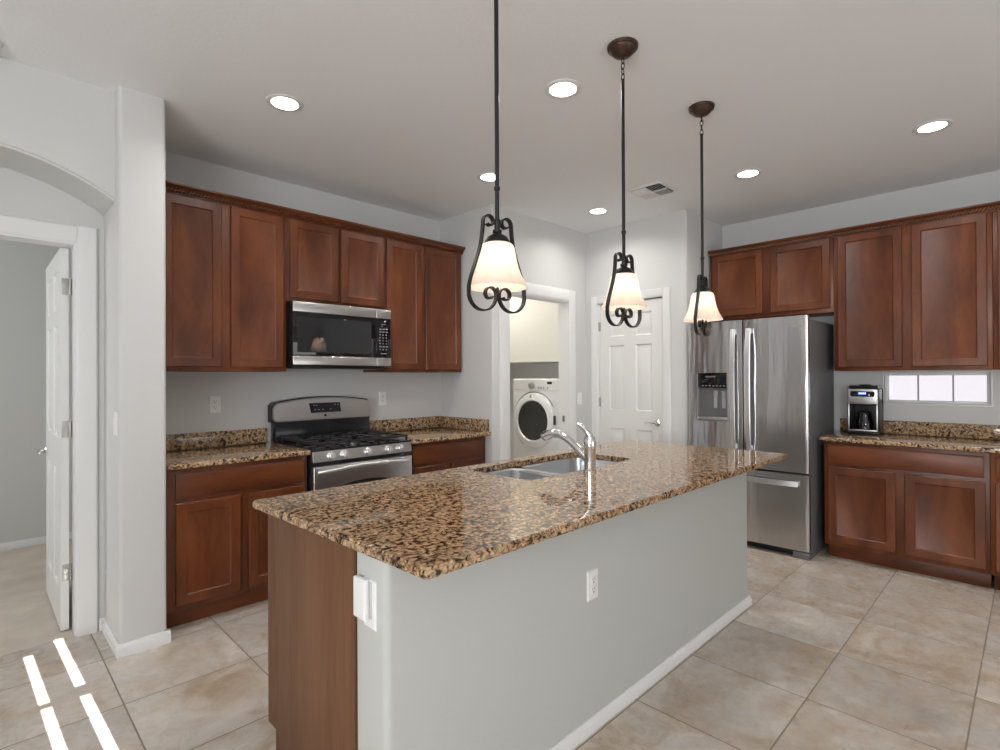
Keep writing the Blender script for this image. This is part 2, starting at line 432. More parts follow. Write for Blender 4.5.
# bedroom beyond the hall door
b = MB(); b.box(-2.1, 0.74, 5.885, 5.98, 0, ZC); struct(b, 'wall_bedroom_far', M['wall_hall'])
b = MB(); b.box(0.62, 0.70, YS+T, 5.885, 0, ZC); struct(b, 'wall_bedroom_right', M['wall_hall'])
b = MB(); b.box(-2.1, -2.0, YD, 4.4, 0, ZC); b.box(-2.1, -2.0, 5.4, 5.98, 0, ZC); b.box(-2.1, -2.0, 4.4, 5.4, 0, 0.9); b.box(-2.1, -2.0, 4.4, 5.4, 2.1, ZC)
struct(b, 'wall_bedroom_left', M['wall_hall'])
# great room behind the camera
b = MB(); prev = YB
b.box(XW-T, XW, YB, YL, 0, WIN_LEFT[0][2]); b.box(XW-T, XW, YB, YL, WIN_LEFT[0][3], ZC)
for (a, c, z0, z1) in WIN_LEFT: b.box(XW-T, XW, prev, a, z0, z1); prev = c
b.box(XW-T, XW, prev, YL, z0, z1); struct(b, 'wall_left', M['wall'])
b = MB(); y0, y1 = YB-T, YB
# slits and bars added to this unseen wall shape the hall sun strips
def back_pieces():
    tan = math.tan(SUN_EL); ymid = YB-0.06
    def up_(y): return (y-ymid)*tan
    def xs(x, y): return x + 0.036*(y-ymid)        # where a floor point's sun ray crosses the wall
    sl = [(xs(0.178, 3.6), xs(0.218, 3.6), up_(3.618), [(up_(2.945), up_(2.985))]),
          (xs(0.303, 3.74), xs(0.344, 3.74), up_(3.738), [(up_(2.945), up_(3.05))])]
    zlo = 0.55; cuts = []
    for (a, c, zt, bars) in sl:
        cuts.append((a, c, zlo, zt, bars))
    xs_edges = [cuts[0][0], cuts[0][1], cuts[1][0], cuts[1][1]]
    b.box(XW, xs_edges[0], y0, y1, 0, ZC); b.box(xs_edges[1], xs_edges[2], y0, y1, 0, ZC); b.box(xs_edges[3], BACK_OPENING[0], y0, y1, 0, ZC)
    for (a, c, z0_, z1_, bars) in cuts:
        b.box(a, c, y0, y1, 0, z0_); b.box(a, c, y0, y1, z1_, ZC)
        for (p, q) in bars: b.box(a, c, ymid-0.004, ymid+0.004, p, q)
back_pieces()
b.box(BACK_OPENING[0], BACK_OPENING[1], y0, y1, 0, BACK_OPENING[2]); b.box(BACK_OPENING[0], BACK_OPENING[1], y0, y1, BACK_OPENING[3], ZC); b.box(BACK_OPENING[1], X3+T, y0, y1, 0, ZC)
struct(b, 'wall_back', M['wall'])
b = MB(); b.box(BACK_OPENING[0]-0.02, BACK_OPENING[1]+0.02, YB-0.07, YB-0.02, BACK_OPENING[2]-0.02, BACK_OPENING[3]+0.02); struct(b, 'back_sun_block', M['trim'])  # unseen opaque box added to stop the sun at the back opening
# right wall with the low window
WY0, WY1, WZ0, WZ1 = 0.228, 0.860, 1.165, 1.405
b = MB(); b.box(X3, X3+T, YB, WY0, 0, ZC); b.box(X3, X3+T, WY1, Y3, 0, ZC); b.box(X3, X3+T, WY0, WY1, 0, WZ0); b.box(X3, X3+T, WY0, WY1, WZ1, ZC)
struct(b, 'wall_right', M['wall'])

PY0, PY1, PZ = 2.378, 3.104, 2.127
b = MB(); b.prism(rounded([(X2, PY0), (X2, Y3), (X3+T, Y3), (X3+T, Y3+0.105), (X2+T, Y3+0.105), (X2+T, PY0)], (1,), 0.014), 'z', 0, ZC); struct(b, 'wall_alcove', M['wall'])
b = MB(); b.box(X2, X2+T, PY1, YL, 0, ZC); b.box(X2, X2+T, PY0, PY1, PZ, ZC); b.box(X2+0.09, X2+T+0.02, PY0, PY1, 0, PZ)
struct(b, 'wall_pantry', M['wall'])
# laundry wall with its doorway, and the return at the end of the stove wall
LX0, LX1, LZ = 3.330, 4.190, 2.135
b = MB(); b.prism(rounded([(X1, YS+T), (X1, YL), (LX0, YL), (LX0, YL+T), (X1+0.11, YL+T), (X1+0.11, YS+T)], (1,), 0.014), 'z', 0, ZC); b.box(LX1, X2+T, YL, YL+T, 0, ZC); b.box(LX0, LX1, YL, YL+T, LZ, ZC)
struct(b, 'wall_laundry', M['wall'])
b = MB(); b.box(5.0, 5.1, YL+T, 5.3, 0, ZC); struct(b, 'wall_laundry_right', M['wall'])
b = MB(); b.box(X1, 5.1, 5.2, 5.3, 0, ZC); struct(b, 'wall_laundry_back', M['wall'])
b = MB(); b.box(X1, X1+0.11, YS+T, 5.2, 0, ZC); struct(b, 'wall_laundry_left', M['wall'])
# neighbouring wall outside the low window
b = MB(); b.box(-0.08, 0.08, -7, 7, -0.3, 4.0, mat=Matrix.Translation((8.2, 1.0, 0)) @ Matrix.Rotation(R(-6), 4, 'Z')); struct(b, 'wall_outside', M['stucco'])

# trims: baseboards and casings
def base_prof(t=0.014, h=0.064): return [(0, 0), (t, 0), (t, h-0.022), (t*0.55, h-0.008), (t*0.35, h), (0, h)]
def baseboard(name, x0, y0, x1, y1, nx, ny, h=0.064):
    b = MB(); p = base_prof(h=h)
    if nx == 0: b.prism([(y0+ny*a, z) for a, z in p], 'x', min(x0, x1), max(x0, x1))
    else: b.prism([(x0+nx*a, z) for a, z in p], 'y', min(y0, y1), max(y0, y1))
    return struct(b, name, M['trim'])
baseboard('baseboard_pier_front', 0.508, YP, 0.743, YP, 0, -1)
baseboard('baseboard_pier_side', 0.522, YP, 0.522, YD, -1, 0)
baseboard('baseboard_pier_right', 0.729, YP, 0.729, 3.315, 1, 0)
baseboard('baseboard_bedroom', -2.0, 5.885, 0.62, 5.885, 0, -1)
baseboard('baseboard_island', 0.775, 1.234, 3.357, 1.234, 0, -1, 0.052)
baseboard('baseboard_hall', 0.495, YD, 0.522, YD, 0, -1)

def casing_y(name, x0, x1, z1, y, w=0.088, t=0.018):
    """door casing on a wall facing -y: opening x0..x1"""
    b = MB()
    def leg(a, c, flip):
        pr = [(0, 0), (0, -t*0.55), (w*0.12, -t*0.75), (w*0.3, -t*0.75), (w*0.55, -t), (w*0.92, -t), (w, -t*0.7), (w, 0)]
        return pr
    pr = leg(0, 0, 0)
    b.prism([(x1+u, y+v) for u, v in pr], 'z', 0, z1+w)
    b.prism([(x0-u, y+v) for u, v in pr], 'z', 0, z1+w)
    b.prism([(y+v, z1+u) for u, v in pr], 'x', x0, x1)
    return struct(b, name, M['trim'])
def jamb_y(name, x0, x1, z1, y0, y1, t=0.016):
    b = MB(); b.box(x0, x0+t, y0, y1, 0, z1); b.box(x1-t, x1, y0, y1, 0, z1); b.box(x0+t, x1-t, y0, y1, z1-t, z1)
    return struct(b, name, M['trim'])
casing_y('trim_hall_casing', DX0+0.008, DX1-0.008, DZ-0.006, YD, 0.090)
jamb_y('trim_hall_jamb', DX0, DX1, DZ, YD-0.001, YD+T+0.001)
casing_y('trim_laundry_casing', LX0-0.006, LX1-0.016, LZ, YL, 0.106)
jamb_y('trim_laundry_jamb', LX0, LX1, LZ, YL-0.001, YL+T+0.002)
b = MB(); b.box(LX1-0.019, LX1-0.0155, YL+0.045, YL+0.075, 0.94, 1.0, 0.001, m=M['nickel']); struct(b, 'trim_strike_plate', M['nickel'])
# pantry casing on the wall facing -x
b = MB(); w, t = 0.070, 0.018
pr = [(0, 0), (0, -t*0.55), (w*0.12, -t*0.75), (w*0.3, -t*0.75), (w*0.55, -t), (w*0.92, -t), (w, -t*0.7), (w, 0)]
b.prism([(X2+v, PY1-0.006+u) for u, v in pr], 'z', 0, PZ+w-0.006); b.prism([(X2+v, PY0+0.006-u) for u, v in pr], 'z', 0, PZ+w-0.006)
b.prism([(X2+v, PZ-0.006+u) for u, v in pr], 'y', PY0+0.006, PY1-0.006)
b.box(X2-0.001, X2+0.09, PY1-0.014, PY1, 0, PZ); b.box(X2-0.001, X2+0.09, PY0, PY0+0.014, 0, PZ); b.box(X2-0.001, X2+0.09, PY0+0.014, PY1-0.014, PZ-0.014, PZ)
struct(b, 'trim_pantry_casing', M['trim'])

# six panel doors
def six_panel(o, u, v, n, w, h, t):
    """slab from o, width along u, height v, front face normal n; panels on both faces"""
    b = MB(); o, u, v, n = map(Vector, (o, u, v, n))
    st, ce = 0.112, 0.125; pw = (w-2*st-ce)/2
    us = [(0, st), (st, st+pw), (st+pw, st+pw+ce), (st+pw+ce, w-st), (w-st, w)]
    zs = [0, 0.205, 0.870, 1.045, 1.680, 1.765, 1.985, h]
    def bx(a0, a1, c0, c1, d0, d1):
        P = [o+u*a+v*c+n*d for a in (a0, a1) for c in (c0, c1) for d in (d0, d1)]
        b.box(min(p.x for p in P), max(p.x for p in P), min(p.y for p in P), max(p.y for p in P), min(p.z for p in P), max(p.z for p in P))
    for k in (0, 2, 4): bx(us[k][0], us[k][1], 0, h, -t, 0)
    for k in (1, 3):
        for j in range(7):
            if j % 2 == 0: bx(us[k][0], us[k][1], zs[j], zs[j+1], -t, 0)
            else:
                ww, hh = us[k][1]-us[k][0], zs[j+1]-zs[j]
                prof = [(0, 0), (0.012, -0.011), (0.018, -0.011), (0.046, -0.002)]
                b.rings(o+u*us[k][0]+v*zs[j], u, v, n, ww, hh, prof, cap=False)
                b.rings(o+u*us[k][1]+v*zs[j]-n*t, -u, v, -n, ww, hh, prof, cap=False)
    return b
def lever(parent, base, n, along, mat):
    b = MB(); base, n, along = Vector(base), Vector(n), Vector(along)
    b.lathe([(0, 0), (0.032, 0), (0.032, 0.006), (0.026, 0.012), (0.013, 0.016), (0.011, 0.045), (0.0, 0.047)], base, n, 24)
    p = base+n*0.043
    b.tube([p-along*0.006, p+along*0.02, p+along*0.06+Vector((0, 0, 0.004)), p+along*0.115+Vector((0, 0, -0.004))], [0.009, 0.0095, 0.0085, 0.006], 12)
    return b.build('handle', mat, parent)
def hinge(parent, x0, x1, y0, y1, z, knuckle):
    b = MB(); b.box(x0, x1, y0, y1, z-0.045, z+0.045, 0.0008)
    b.cyl((knuckle[0], knuckle[1], z-0.045), (knuckle[0], knuckle[1], z+0.045), 0.006, n=12)
    return b.build('hinge', M['nickel'], parent)
d1 = six_panel((X2+0.012, PY1-0.017, 0.012), (0, -1, 0), (0, 0, 1), (-1, 0, 0), PY1-PY0-0.034, 2.092, 0.035).build('door_1', M['door'])
d1['kind'] = 'structure'; d1['label'] = 'closed white six panel pantry door with a chrome lever'
lever(d1, (X2+0.012, 2.452, 0.955), (-1, 0, 0), (0, 1, 0), M['chrome'])
for z in (0.30, 1.13, 1.885): hinge(d1, X2+0.008, X2+0.013, PY1-0.032, PY1-0.012, z, (X2+0.004, PY1-0.014))
# open hall door, swung into the bedroom
HX = 0.380
d2 = six_panel((HX-0.036, 3.752+0.785, 0.012), (0, -1, 0), (0, 0, 1), (-1, 0, 0), 0.785, 2.090, 0.036).build('door_2', M['door'])
d2['kind'] = 'structure'; d2['label'] = 'white six panel door standing open into the carpeted bedroom'
lever(d2, (HX-0.036, 4.49, 0.93), (-1, 0, 0), (0, -1, 0), M['chrome'])
for z in (0.325, 1.11, 1.893):
    b = MB(); b.box(HX-0.030, HX+0.016, 3.7495, 3.7515, z-0.045, z+0.045, 0.0008); b.cyl((HX+0.006, 3.746, z-0.045), (HX+0.006, 3.746, z+0.045), 0.006, n=12)
    b.build('hinge', M['nickel'], d2)

# low window in the right wall
b = MB(); fr = 0.022
for (a0, a1, c0, c1) in ((WY0, WY1, WZ0, WZ0+fr), (WY0, WY1, WZ1-fr, WZ1), (WY0, WY0+fr, WZ0+fr, WZ1-fr), (WY1-fr, WY1, WZ0+fr, WZ1-fr)):
    b.box(X3+0.03, X3+0.075, a0, a1, c0, c1, 0.002)
wn = struct(b, 'window_1', M['trim']); wn['label'] = 'low horizontal window with three panes under the wall cabinets'
b = MB()
for k in (1, 2): yy = WY0+(WY1-WY0)*k/3; b.box(X3+0.042, X3+0.060, yy-0.005, yy+0.005, WZ0+fr, WZ1-fr)
b.build('muntin', plain('muntin_grey', (0.42, 0.40, 0.44), 0.5), wn)
b = MB(); b.box(X3+0.05, X3+0.054, WY0+fr, WY1-fr, WZ0+fr, WZ1-fr); b.build('pane', M['glass'], wn)
b = MB(); g_ = 0.012
for (a0, a1, c0, c1) in ((WY0-g_, WY1+g_, WZ0-g_, WZ0), (WY0-g_, WY1+g_, WZ1, WZ1+g_), (WY0-g_, WY0, WZ0, WZ1), (WY1, WY1+g_, WZ0, WZ1)):
    b.box(X3-0.006, X3+0.012, a0, a1, c0, c1, 0.002)
b.build('window_trim', M['trim'], wn)

# island half wall
IX0, IX1, IY0, IYW = 0.789, 3.342, 1.234, 1.398
b = MB(); t = bmesh.new(); poly = rrect(IX0, IX1, IY0, IYW, 0.022, 6)
b.prism(poly, 'z', 0, 0.889); b.box(3.226, IX1, IYW-0.03, 2.035, 0, 0.889, 0.004); struct(b, 'wall_island', M['wall_island'])

# ---------------------------------------------------------------- cabinets
UX, UY, UZ = Vector((1, 0, 0)), Vector((0, 1, 0)), Vector((0, 0, 1))
DOOR = [(0, 0), (0, 0.015), (0.004, 0.019), (0.052, 0.019), (0.056, 0.014), (0.062, 0.011)]
DRAWER = [(0, 0), (0, 0.012), (0.005, 0.016), (0.012, 0.019)]
class Face:
    """a cabinet front: 'S' = stove wall (faces -y, a runs along +x), 'R' = right wall (faces -x, a runs along -y from the far end), 'I' = island work side (faces +y)"""
    def __init__(s, side, front): s.side, s.front = side, front
    def body(s, b, a0, a1, z0, z1, depth, bev=0.002, m=None):
        f = s.front
        if s.side == 'S': b.box(a0, a1, f, f+depth, z0, z1, bev, m=m)
        elif s.side == 'R': b.box(f, f+depth, a1, a0, z0, z1, bev, m=m)
        else: b.box(a0, a1, f-depth, f, z0, z1, bev, m=m)
    def front_panel(s, a0, a1, z0, z1, prof, name, mat, parent):
        b = MB(); f = s.front-0.0002
        if s.side == 'S': b.rings((a0, f, z0), UX, UZ, -UY, a1-a0, z1-z0, prof)
        elif s.side == 'R': b.rings((f, a0, z0), -UY, UZ, -UX, a0-a1, z1-z0, prof)
        else: b.rings((a1, s.front+0.0002, z0), -UX, UZ, UY, a1-a0, z1-z0, prof)
        return b.build(name, mat, parent)
def upper(label, side, front, a0, a1, z0, z1, doors, depth, dz, group=None):
    fc = Face(side, front)
    loc = ((a0+a1)/2, front+depth/2, z0) if side == 'S' else (front+depth/2, (a0+a1)/2, z0)
    t = thing('wall_cabinet', label, 'cabinet', loc, group)
    b = MB(); fc.body(b, a0, a1, z0, z1, depth); b.build('cabinet_body', M['cherry'], t)
    for d in doors: fc.front_panel(d[0], d[1], dz[0], dz[1], DOOR, 'door', M['cherry'], t)
    return t
UF = 3.621
upper('tall cherry wall cabinet with two doors, left of the microwave beside the white pier', 'S', UF, 0.748, 1.532, 1.430, 2.505, [(0.790, 1.118), (1.172, 1.509)], 0.328, (1.457, 2.484))
upper('short cherry wall cabinet with two doors directly above the microwave', 'S', UF, 1.534, 2.312, 1.912, 2.505, [(1.553, 1.914), (1.938, 2.300)], 0.328, (1.937, 2.484))
upper('tall cherry wall cabinet with two doors, right of the microwave', 'S', UF, 2.314, 3.112, 1.430, 2.505, [(2.328, 2.666), (2.708, 3.092)], 0.328, (1.450, 2.484))
RF = 4.905
upper('short cherry wall cabinet with two doors above the refrigerator', 'R', RF, 2.138, 1.135, 1.896, 2.505, [(2.110, 1.672), (1.607, 1.158)], 0.326, (1.930, 2.490))
upper('tall cherry wall cabinet with two doors above the coffee maker and low window', 'R', RF, 1.133, 0.200, 1.422, 2.505, [(1.105, 0.692), (0.636, 0.226)], 0.326, (1.449, 2.488))
upper('tall cherry wall cabinet at the right edge of the photo', 'R', RF, 0.198, -0.735, 1.422, 2.505, [(0.172, -0.242), (-0.298, -0.71)], 0.326, (1.449, 2.488))

def crown(name, label, side, a0, a1, front):
    b = MB()
    # profile: distance out from the cabinet front, height
    pr = [(-0.02, 2.490), (0.006, 2.490), (0.006, 2.500), (0.012, 2.504), (0.012, 2.516), (0.024, 2.524), (0.036, 2.530), (0.042, 2.536), (0.042, 2.546), (-0.02, 2.546)]
    L = abs(a1-a0)
    if side == 'S':
        b.prism([(front-u, z) for u, z in pr], 'x', a0, a1)
        b.prism([(a1-0.001+u, z) for u, z in pr if True], 'y', front-0.001, YS-0.002) if a1 < 3.09 else None
    else: b.prism([(front-u, z) for u, z in pr], 'y', min(a0, a1), max(a0, a1))
    o = None
    t = b.build(name, M['cherry_x' if side == 'S' else 'cherry_y'], None, loc=((a0+a1)/2, front, 2.49) if side == 'S' else (front, (a0+a1)/2, 2.49))
    tag(t, label, 'moulding')
    rb = MB(); n = int(L/0.020)
    for k in range(n):
        a = a0+(a1-a0)*(k+0.5)/n; s = 1 if a1 > a0 else -1
        if side == 'S': rb.cyl((a-0.009, front-0.018, 2.5000), (a+0.009, front-0.018, 2.5230), 0.0062, n=8)
        else: rb.cyl((front-0.018, a+0.009, 2.5000), (front-0.018, a-0.009, 2.5230), 0.0062, n=8)
    rb.build('rope_trim', M['cherry'], t)
    return t
crown('crown_moulding', 'dark cherry crown moulding with a rope bead above the stove wall cabinets', 'S', 0.748, 3.131, UF)
crown('crown_moulding', 'dark cherry crown moulding with a rope bead above the refrigerator wall cabinets', 'R', 2.141, -0.735, RF)

def base_cab(name, label, side, front, a0, a1, doors, drawers, depth, zt=0.888, toe=0.065, dz=(0.135, 0.697), rz=(0.722, 0.861)):
    fc = Face(side, front)
    loc = ((a0+a1)/2, front+depth/2, 0) if side == 'S' else (front+depth/2, (a0+a1)/2, 0)
    t = thing(name, label, 'cabinet', loc)
    b = MB(); fc.body(b, a0, a1, 0.105, zt, depth); b.build('cabinet_body', M['cherry'], t)
    tk = Face(side, front+toe); b = MB(); tk.body(b, a0+0.01 if side == 'S' else a0-0.012, a1, 0.0, 0.108, depth-toe, 0.001); b.build('toe_kick', M['cherry_x' if side == 'S' else 'cherry_y'], t)
    for d in doors: fc.front_panel(d[0], d[1], dz[0], dz[1], DOOR, 'door', M['cherry'], t)
    for d in drawers: fc.front_panel(d[0], d[1], rz[0], rz[1], DRAWER, 'drawer_front', M['cherry_x' if side == 'S' else 'cherry_y'], t)
    return t
BF = 3.331
base_cab('base_cabinet', 'cherry base cabinet left of the gas range with one drawer over two doors', 'S', BF, 0.752, 1.543, [(0.792, 1.129), (1.177, 1.520)], [(0.792, 1.520)], YS-BF-0.002)
base_cab('base_cabinet', 'cherry base cabinet between the gas range and the laundry doorway', 'S', BF, 2.334, 3.128, [(2.365, 2.680), (2.741, 3.077)], [(2.365, 3.077)], YS-BF-0.002)
RB = 4.625
base_cab('base_cabinet', 'cherry base cabinet beside the refrigerator with one wide drawer over two doors', 'R', RB, 1.140, 0.208, [(1.115, 0.700), (0.646, 0.228)], [(1.115, 0.234)], X3-RB-0.002)
base_cab('base_cabinet', 'cherry base cabinet cut off by the right edge of the photo', 'R', RB, 0.206, -0.735, [(0.183, -0.236), (-0.292, -0.71)], [(0.183, -0.71)], X3-RB-0.002)

def counter(label, boxes, splash, loc, gap=None):
    b = MB()
    for q in boxes: b.box(*q, 0.890, 0.920, 0.006, 3)
    o = b.build('countertop', M['granite'], None, loc=loc); tag(o, label, 'countertop')
    for q in splash:
        b = MB(); b.box(*q, 0.9205, 1.024, 0.003); b.build('backsplash', M['granite'], o)
    return o
counter('brown granite countertop with backsplash left of the gas range', [(0.752, 1.551, 3.290, YS-0.001)], [(0.752, 1.520, YS-0.021, YS-0.001)], (1.15, 3.6, 0.89))
counter('brown granite countertop with corner backsplash right of the gas range', [(2.330, X1-0.001, 3.262, YS-0.001)], [(2.330, X1-0.022, YS-0.021, YS-0.001), (X1-0.021, X1-0.001, 3.285, YS-0.001)], (2.7, 3.6, 0.89))
counter('brown granite countertop under the coffee maker along the right wall', [(4.585, X3-0.001, -0.74, 1.166)], [(X3-0.021, X3-0.001, -0.74, 1.166)], (4.9, 0.2, 0.89))

# island
t = thing('island_cabinet', 'brown wooden island cabinet facing the range with a plain end panel', 'cabinet', (2.07, 1.72, 0))
IC0, IC1, ICF = 0.790, 3.225, 2.035
b = MB(); b.box(IX0, IX0+0.012, IYW+0.001, ICF-0.07, 0, 0.889, 0.001); b.box(IX0, IX0+0.012, ICF-0.07, ICF, 0.10, 0.889, 0.001); b.build('end_panel', M['walnut'], t)
b = MB(); b.box(IX0+0.012, 1.70, IYW+0.001, ICF-0.001, 0.10, 0.889); b.box(2.73, IC1, IYW+0.001, ICF-0.001, 0.10, 0.889)
b.box(1.70, 2.73, ICF-0.012, ICF-0.001, 0.10, 0.889); b.box(1.70, 2.73, IYW+0.001, ICF-0.02, 0.10, 0.12); b.build('cabinet_body', M['cherry'], t)
b = MB(); b.box(IX0+0.013, IC1, IYW+0.001, ICF-0.075, 0, 0.10); b.build('toe_kick', M['cherry_x'], t)
fc = Face('I', ICF)
for a, c in ((0.80, 1.20), (1.24, 1.66), (1.72, 2.16), (2.20, 2.68), (2.74, 3.21)):
    fc.front_panel(a, c, 0.135, 0.697, DOOR, 'door', M['cherry'], t); fc.front_panel(a, c, 0.722, 0.861, DRAWER, 'drawer_front', M['cherry_x'], t)

SX0, SX1, SY0, SY1 = 1.775, 2.655, 1.600, 2.015
b = MB(); b.prism(rounded([(0.757, 2.112), (0.781, 1.043), (3.458, 1.043), (3.440, 2.105)], (0, 1, 2, 3), 0.015, 5), 'z', 0.8905, 0.920, b=0.006, seg=3)
isl = b.build('island_countertop', M['granite'], None, loc=(2.08, 1.56, 0.89)); tag(isl, 'long brown granite island countertop with a sink cut into it', 'countertop')
b = MB(); b.prism(rrect(SX0, SX1, SY0, SY1, 0.055, 8), 'z', 0.80, 1.0); cu = b.build('cutter', M['granite'])
bpy.context.view_layer.update(); cut(isl, [cu])

# sink: two undermounted basins
sk = thing('kitchen_sink', 'stainless double basin sink set under the granite island top', 'sink', ((SX0+SX1)/2, (SY0+SY1)/2, 0.70))
def basin(x0, x1, y0, y1, depth, r=0.06):
    b = MB(); t = bmesh.new(); loops = []
    for (ins, z) in ((-0.012, 0.889), (0.0, 0.889), (0.004, 0.884), (0.012, 0.889-depth+0.03), (0.022, 0.889-depth+0.010), (0.045, 0.889-depth)):
        loops.append([t.verts.new((x, y, z)) for x, y in rrect(x0+ins, x1-ins, y0+ins, y1-ins, max(0.02, r-ins*0.4), 8)])
    n = len(loops[0])
    for A, B in zip(loops[:-1], loops[1:]):
        for k in range(n): t.faces.new((A[k], A[(k+1) % n], B[(k+1) % n], B[k]))
    t.faces.new(loops[-1]); bmesh.ops.recalc_face_normals(t, faces=t.faces); b.add(t)
    o = b.build('basin', M['steel_sink'], sk)
    d = MB(); cx, cy, z = (x0+x1)/2, (y0+y1)/2, 0.889-depth
    d.lathe([(0.0, 0.003), (0.022, 0.003), (0.024, 0.0045), (0.043, 0.0045), (0.046, 0.001)], (cx, cy, z), m=M['chrome']); d.build('drain', M['chrome'], o)
basin(SX0+0.012, 2.110, SY0+0.012, SY1-0.012, 0.19); basin(2.140, SX1-0.012, SY0+0.012, SY1-0.012, 0.22)
b = MB(); b.box(2.098, 2.152, SY0+0.03, SY1-0.03, 0.868, 0.880, 0.005, 3); b.build('divider', M['steel_sink'], sk)

# faucet
fx, fy = 2.142, 1.535
fa = thing('kitchen_faucet', 'chrome single lever pull-out faucet on the island behind the sink', 'faucet', (fx, fy, 0.92))
b = MB(); b.lathe([(0, 0.9203), (0.033, 0.9203), (0.033, 0.927), (0.028, 0.932), (0.0285, 0.95), (0.0285, 1.03), (0.0305, 1.045), (0.0305, 1.075), (0.026, 1.092), (0.012, 1.100), (0, 1.101)], (fx, fy, 0)); b.build('faucet_body', M['chrome'], fa)
b = MB(); sp = []
P0, P1, P2, P3 = Vector((fx, fy+0.005, 0.972)), Vector((fx-0.008, fy+0.09, 1.050)), Vector((fx-0.018, fy+0.18, 1.135)), Vector((fx-0.026, fy+0.262, 1.078))
for k in range(21):
    s = k/20; sp.append(P0*(1-s)**3+P1*3*s*(1-s)**2+P2*3*s*s*(1-s)+P3*s**3)
b.tube(sp, [0.022-0.004*math.sin(math.pi*k/20)+(0.003 if k > 13 else 0) for k in range(21)], 16); spo = b.build('spout', M['chrome'], fa)
b = MB(); d = (P3-P2).normalized(); b.cyl(P3-d*0.004, P3+d*0.014, 0.024, 0.021, 20); b.build('spray_head', M['plastic_grey'], spo)
b = MB(); b.tube([(fx, fy, 1.094), (fx-0.008, fy+0.008, 1.112), (fx-0.020, fy+0.020, 1.132), (fx-0.036, fy+0.034, 1.152), (fx-0.046, fy+0.042, 1.160)], [0.018, 0.014, 0.0115, 0.0105, 0.005], 12); b.build('lever', M['chrome'], fa)

# outlets and switches
def plate_mb(c, u, n, w, h, t=0.006):
    b = MB(); c, u, n = Vector(c), Vector(u), Vector(n)
    b.rings(c-u*w/2-UZ*h/2, u, UZ, n, w, h, [(0, 0), (0, t*0.5), (0.004, t), (0.008, t)]); return b
def outlet(label, c, u, n):
    t = thing('electrical_outlet', label, 'outlet', c); c, u, n = Vector(c), Vector(u), Vector(n)
    plate_mb(c, u, n, 0.072, 0.116).build('cover_plate', M['plastic'], t)
    for s in (1, -1):
        b = MB(); cc = c+UZ*0.0195*s+n*0.0058
        b.rings(cc-u*0.0165-UZ*0.014, u, UZ, n, 0.033, 0.028, [(0, 0), (0.0, 0.001), (0.002, 0.002)], m=M['plastic'])
        for q, ln in ((-0.0065, 0.009), (0.0065, 0.007)):
            b.rings(cc+u*(q-0.0012)+UZ*(0.002-ln/2+0.002)+n*0.0019, u, UZ, n, 0.0024, ln, [(0, 0), (0, 0.0005)], m=M['rubber'])
        b.cyl(cc+n*0.0018-UZ*0.008, cc+n*0.0025-UZ*0.008, 0.003, n=10, m=M['rubber'])
        b.build('socket', M['plastic'], t)
    return t
outlet('white outlet on the stove wall above the left countertop', (1.180, YS, 1.207), UX, -UY)
outlet('white outlet on the stove wall right of the gas range', (2.502, YS, 1.206), UX, -UY)
outlet('white outlet on the long grey island wall', (1.732, IY0, 0.568), UX, -UY)
def switch(label, c, u, n):
    t = thing('light_switch', label, 'switch', c); c, u, n = Vector(c), Vector(u), Vector(n)
    plate_mb(c, u, n, 0.075, 0.118).build('cover_plate', M['plastic'], t)
    b = MB(); b.rings(c-u*0.0165-UZ*0.033+n*0.0058, u, UZ, n, 0.033, 0.066, [(0, 0), (0, 0.002), (0.003, 0.0045)]); b.build('rocker', M['plastic'], t)
switch('white switch plate on the side of the pier by the hall casing', (0.522, 3.30, 1.157), -UY, -UX)
switch('white switch plate between the laundry doorway and the pantry corner', (4.352, YL, 1.165), UX, -UY)
# blank plate with a white plug-in box on the island end
t = thing('plug_in_box', 'white plug-in box on an outlet plate at the island end', 'plug', (IX0, 1.30, 0.76))
plate_mb((IX0, 1.308, 0.757), -UY, -UX, 0.062, 0.135).build('cover_plate', M['plastic'], t)
b = MB(); b.box(IX0-0.024, IX0-0.007, 1.302, 1.366, 0.712, 0.826, 0.006, 4); b.build('box_shell', M['plastic'], t)
b = MB(); b.box(IX0-0.008, IX0-0.004, 1.293, 1.350, 0.718, 0.820, 0.001); b.build('plug_base', plain('pale_grey_plastic', (0.5, 0.5, 0.5), 0.4), t)
# ---------------------------------------------------------------- gas range
RX0, RX1, RY = 1.556, 2.324, 3.270
rg = thing('gas_range', 'stainless gas range with black cooktop and arched backguard between granite countertops', 'stove', ((RX0+RX1)/2, 3.6, 0))
b = MB(); b.box(RX0, RX1, RY+0.035, YS-0.015, 0.03, 0.905, 0.003); b.box(RX0+0.03, RX1-0.03, RY+0.08, YS-0.03, 0, 0.035); b.build('range_body', M['black_enamel'], rg)
b = MB(); b.box(RX0-0.002, RX1+0.002, RY+0.012, 3.86, 0.905, 0.922, 0.005, 3); b.box(RX0+0.03, RX1-0.03, RY+0.06, 3.82, 0.920, 0.924, 0.002); b.build('cooktop', M['black_enamel'], rg)
b = MB(); b.prism([(RY, 0.838), (RY+0.04, 0.838), (RY+0.04, 0.908), (RY+0.012, 0.908)], 'x', RX0, RX1, b=0.003); cp = b.build('control_panel', M['steel'], rg)
for kx in (1.682, 1.775, 1.958, 2.124, 2.218):
    b = MB(); c = Vector((kx, RY+0.006, 0.871)); nn = Vector((0, -1, 0.17)).normalized()
    b.lathe([(0, 0.03), (0.019, 0.03), (0.0235, 0.026), (0.0245, 0.008), (0.029, 0.005), (0.029, 0.0)], c, nn, 24, m=M['steel_handle'])
    q = c+nn*0.031; b.box(q.x-0.004, q.x+0.004, q.y-0.003, q.y+0.004, q.z-0.017, q.z+0.017, 0.002, m=M['steel_handle']); b.build('knob', M['steel_handle'], cp)
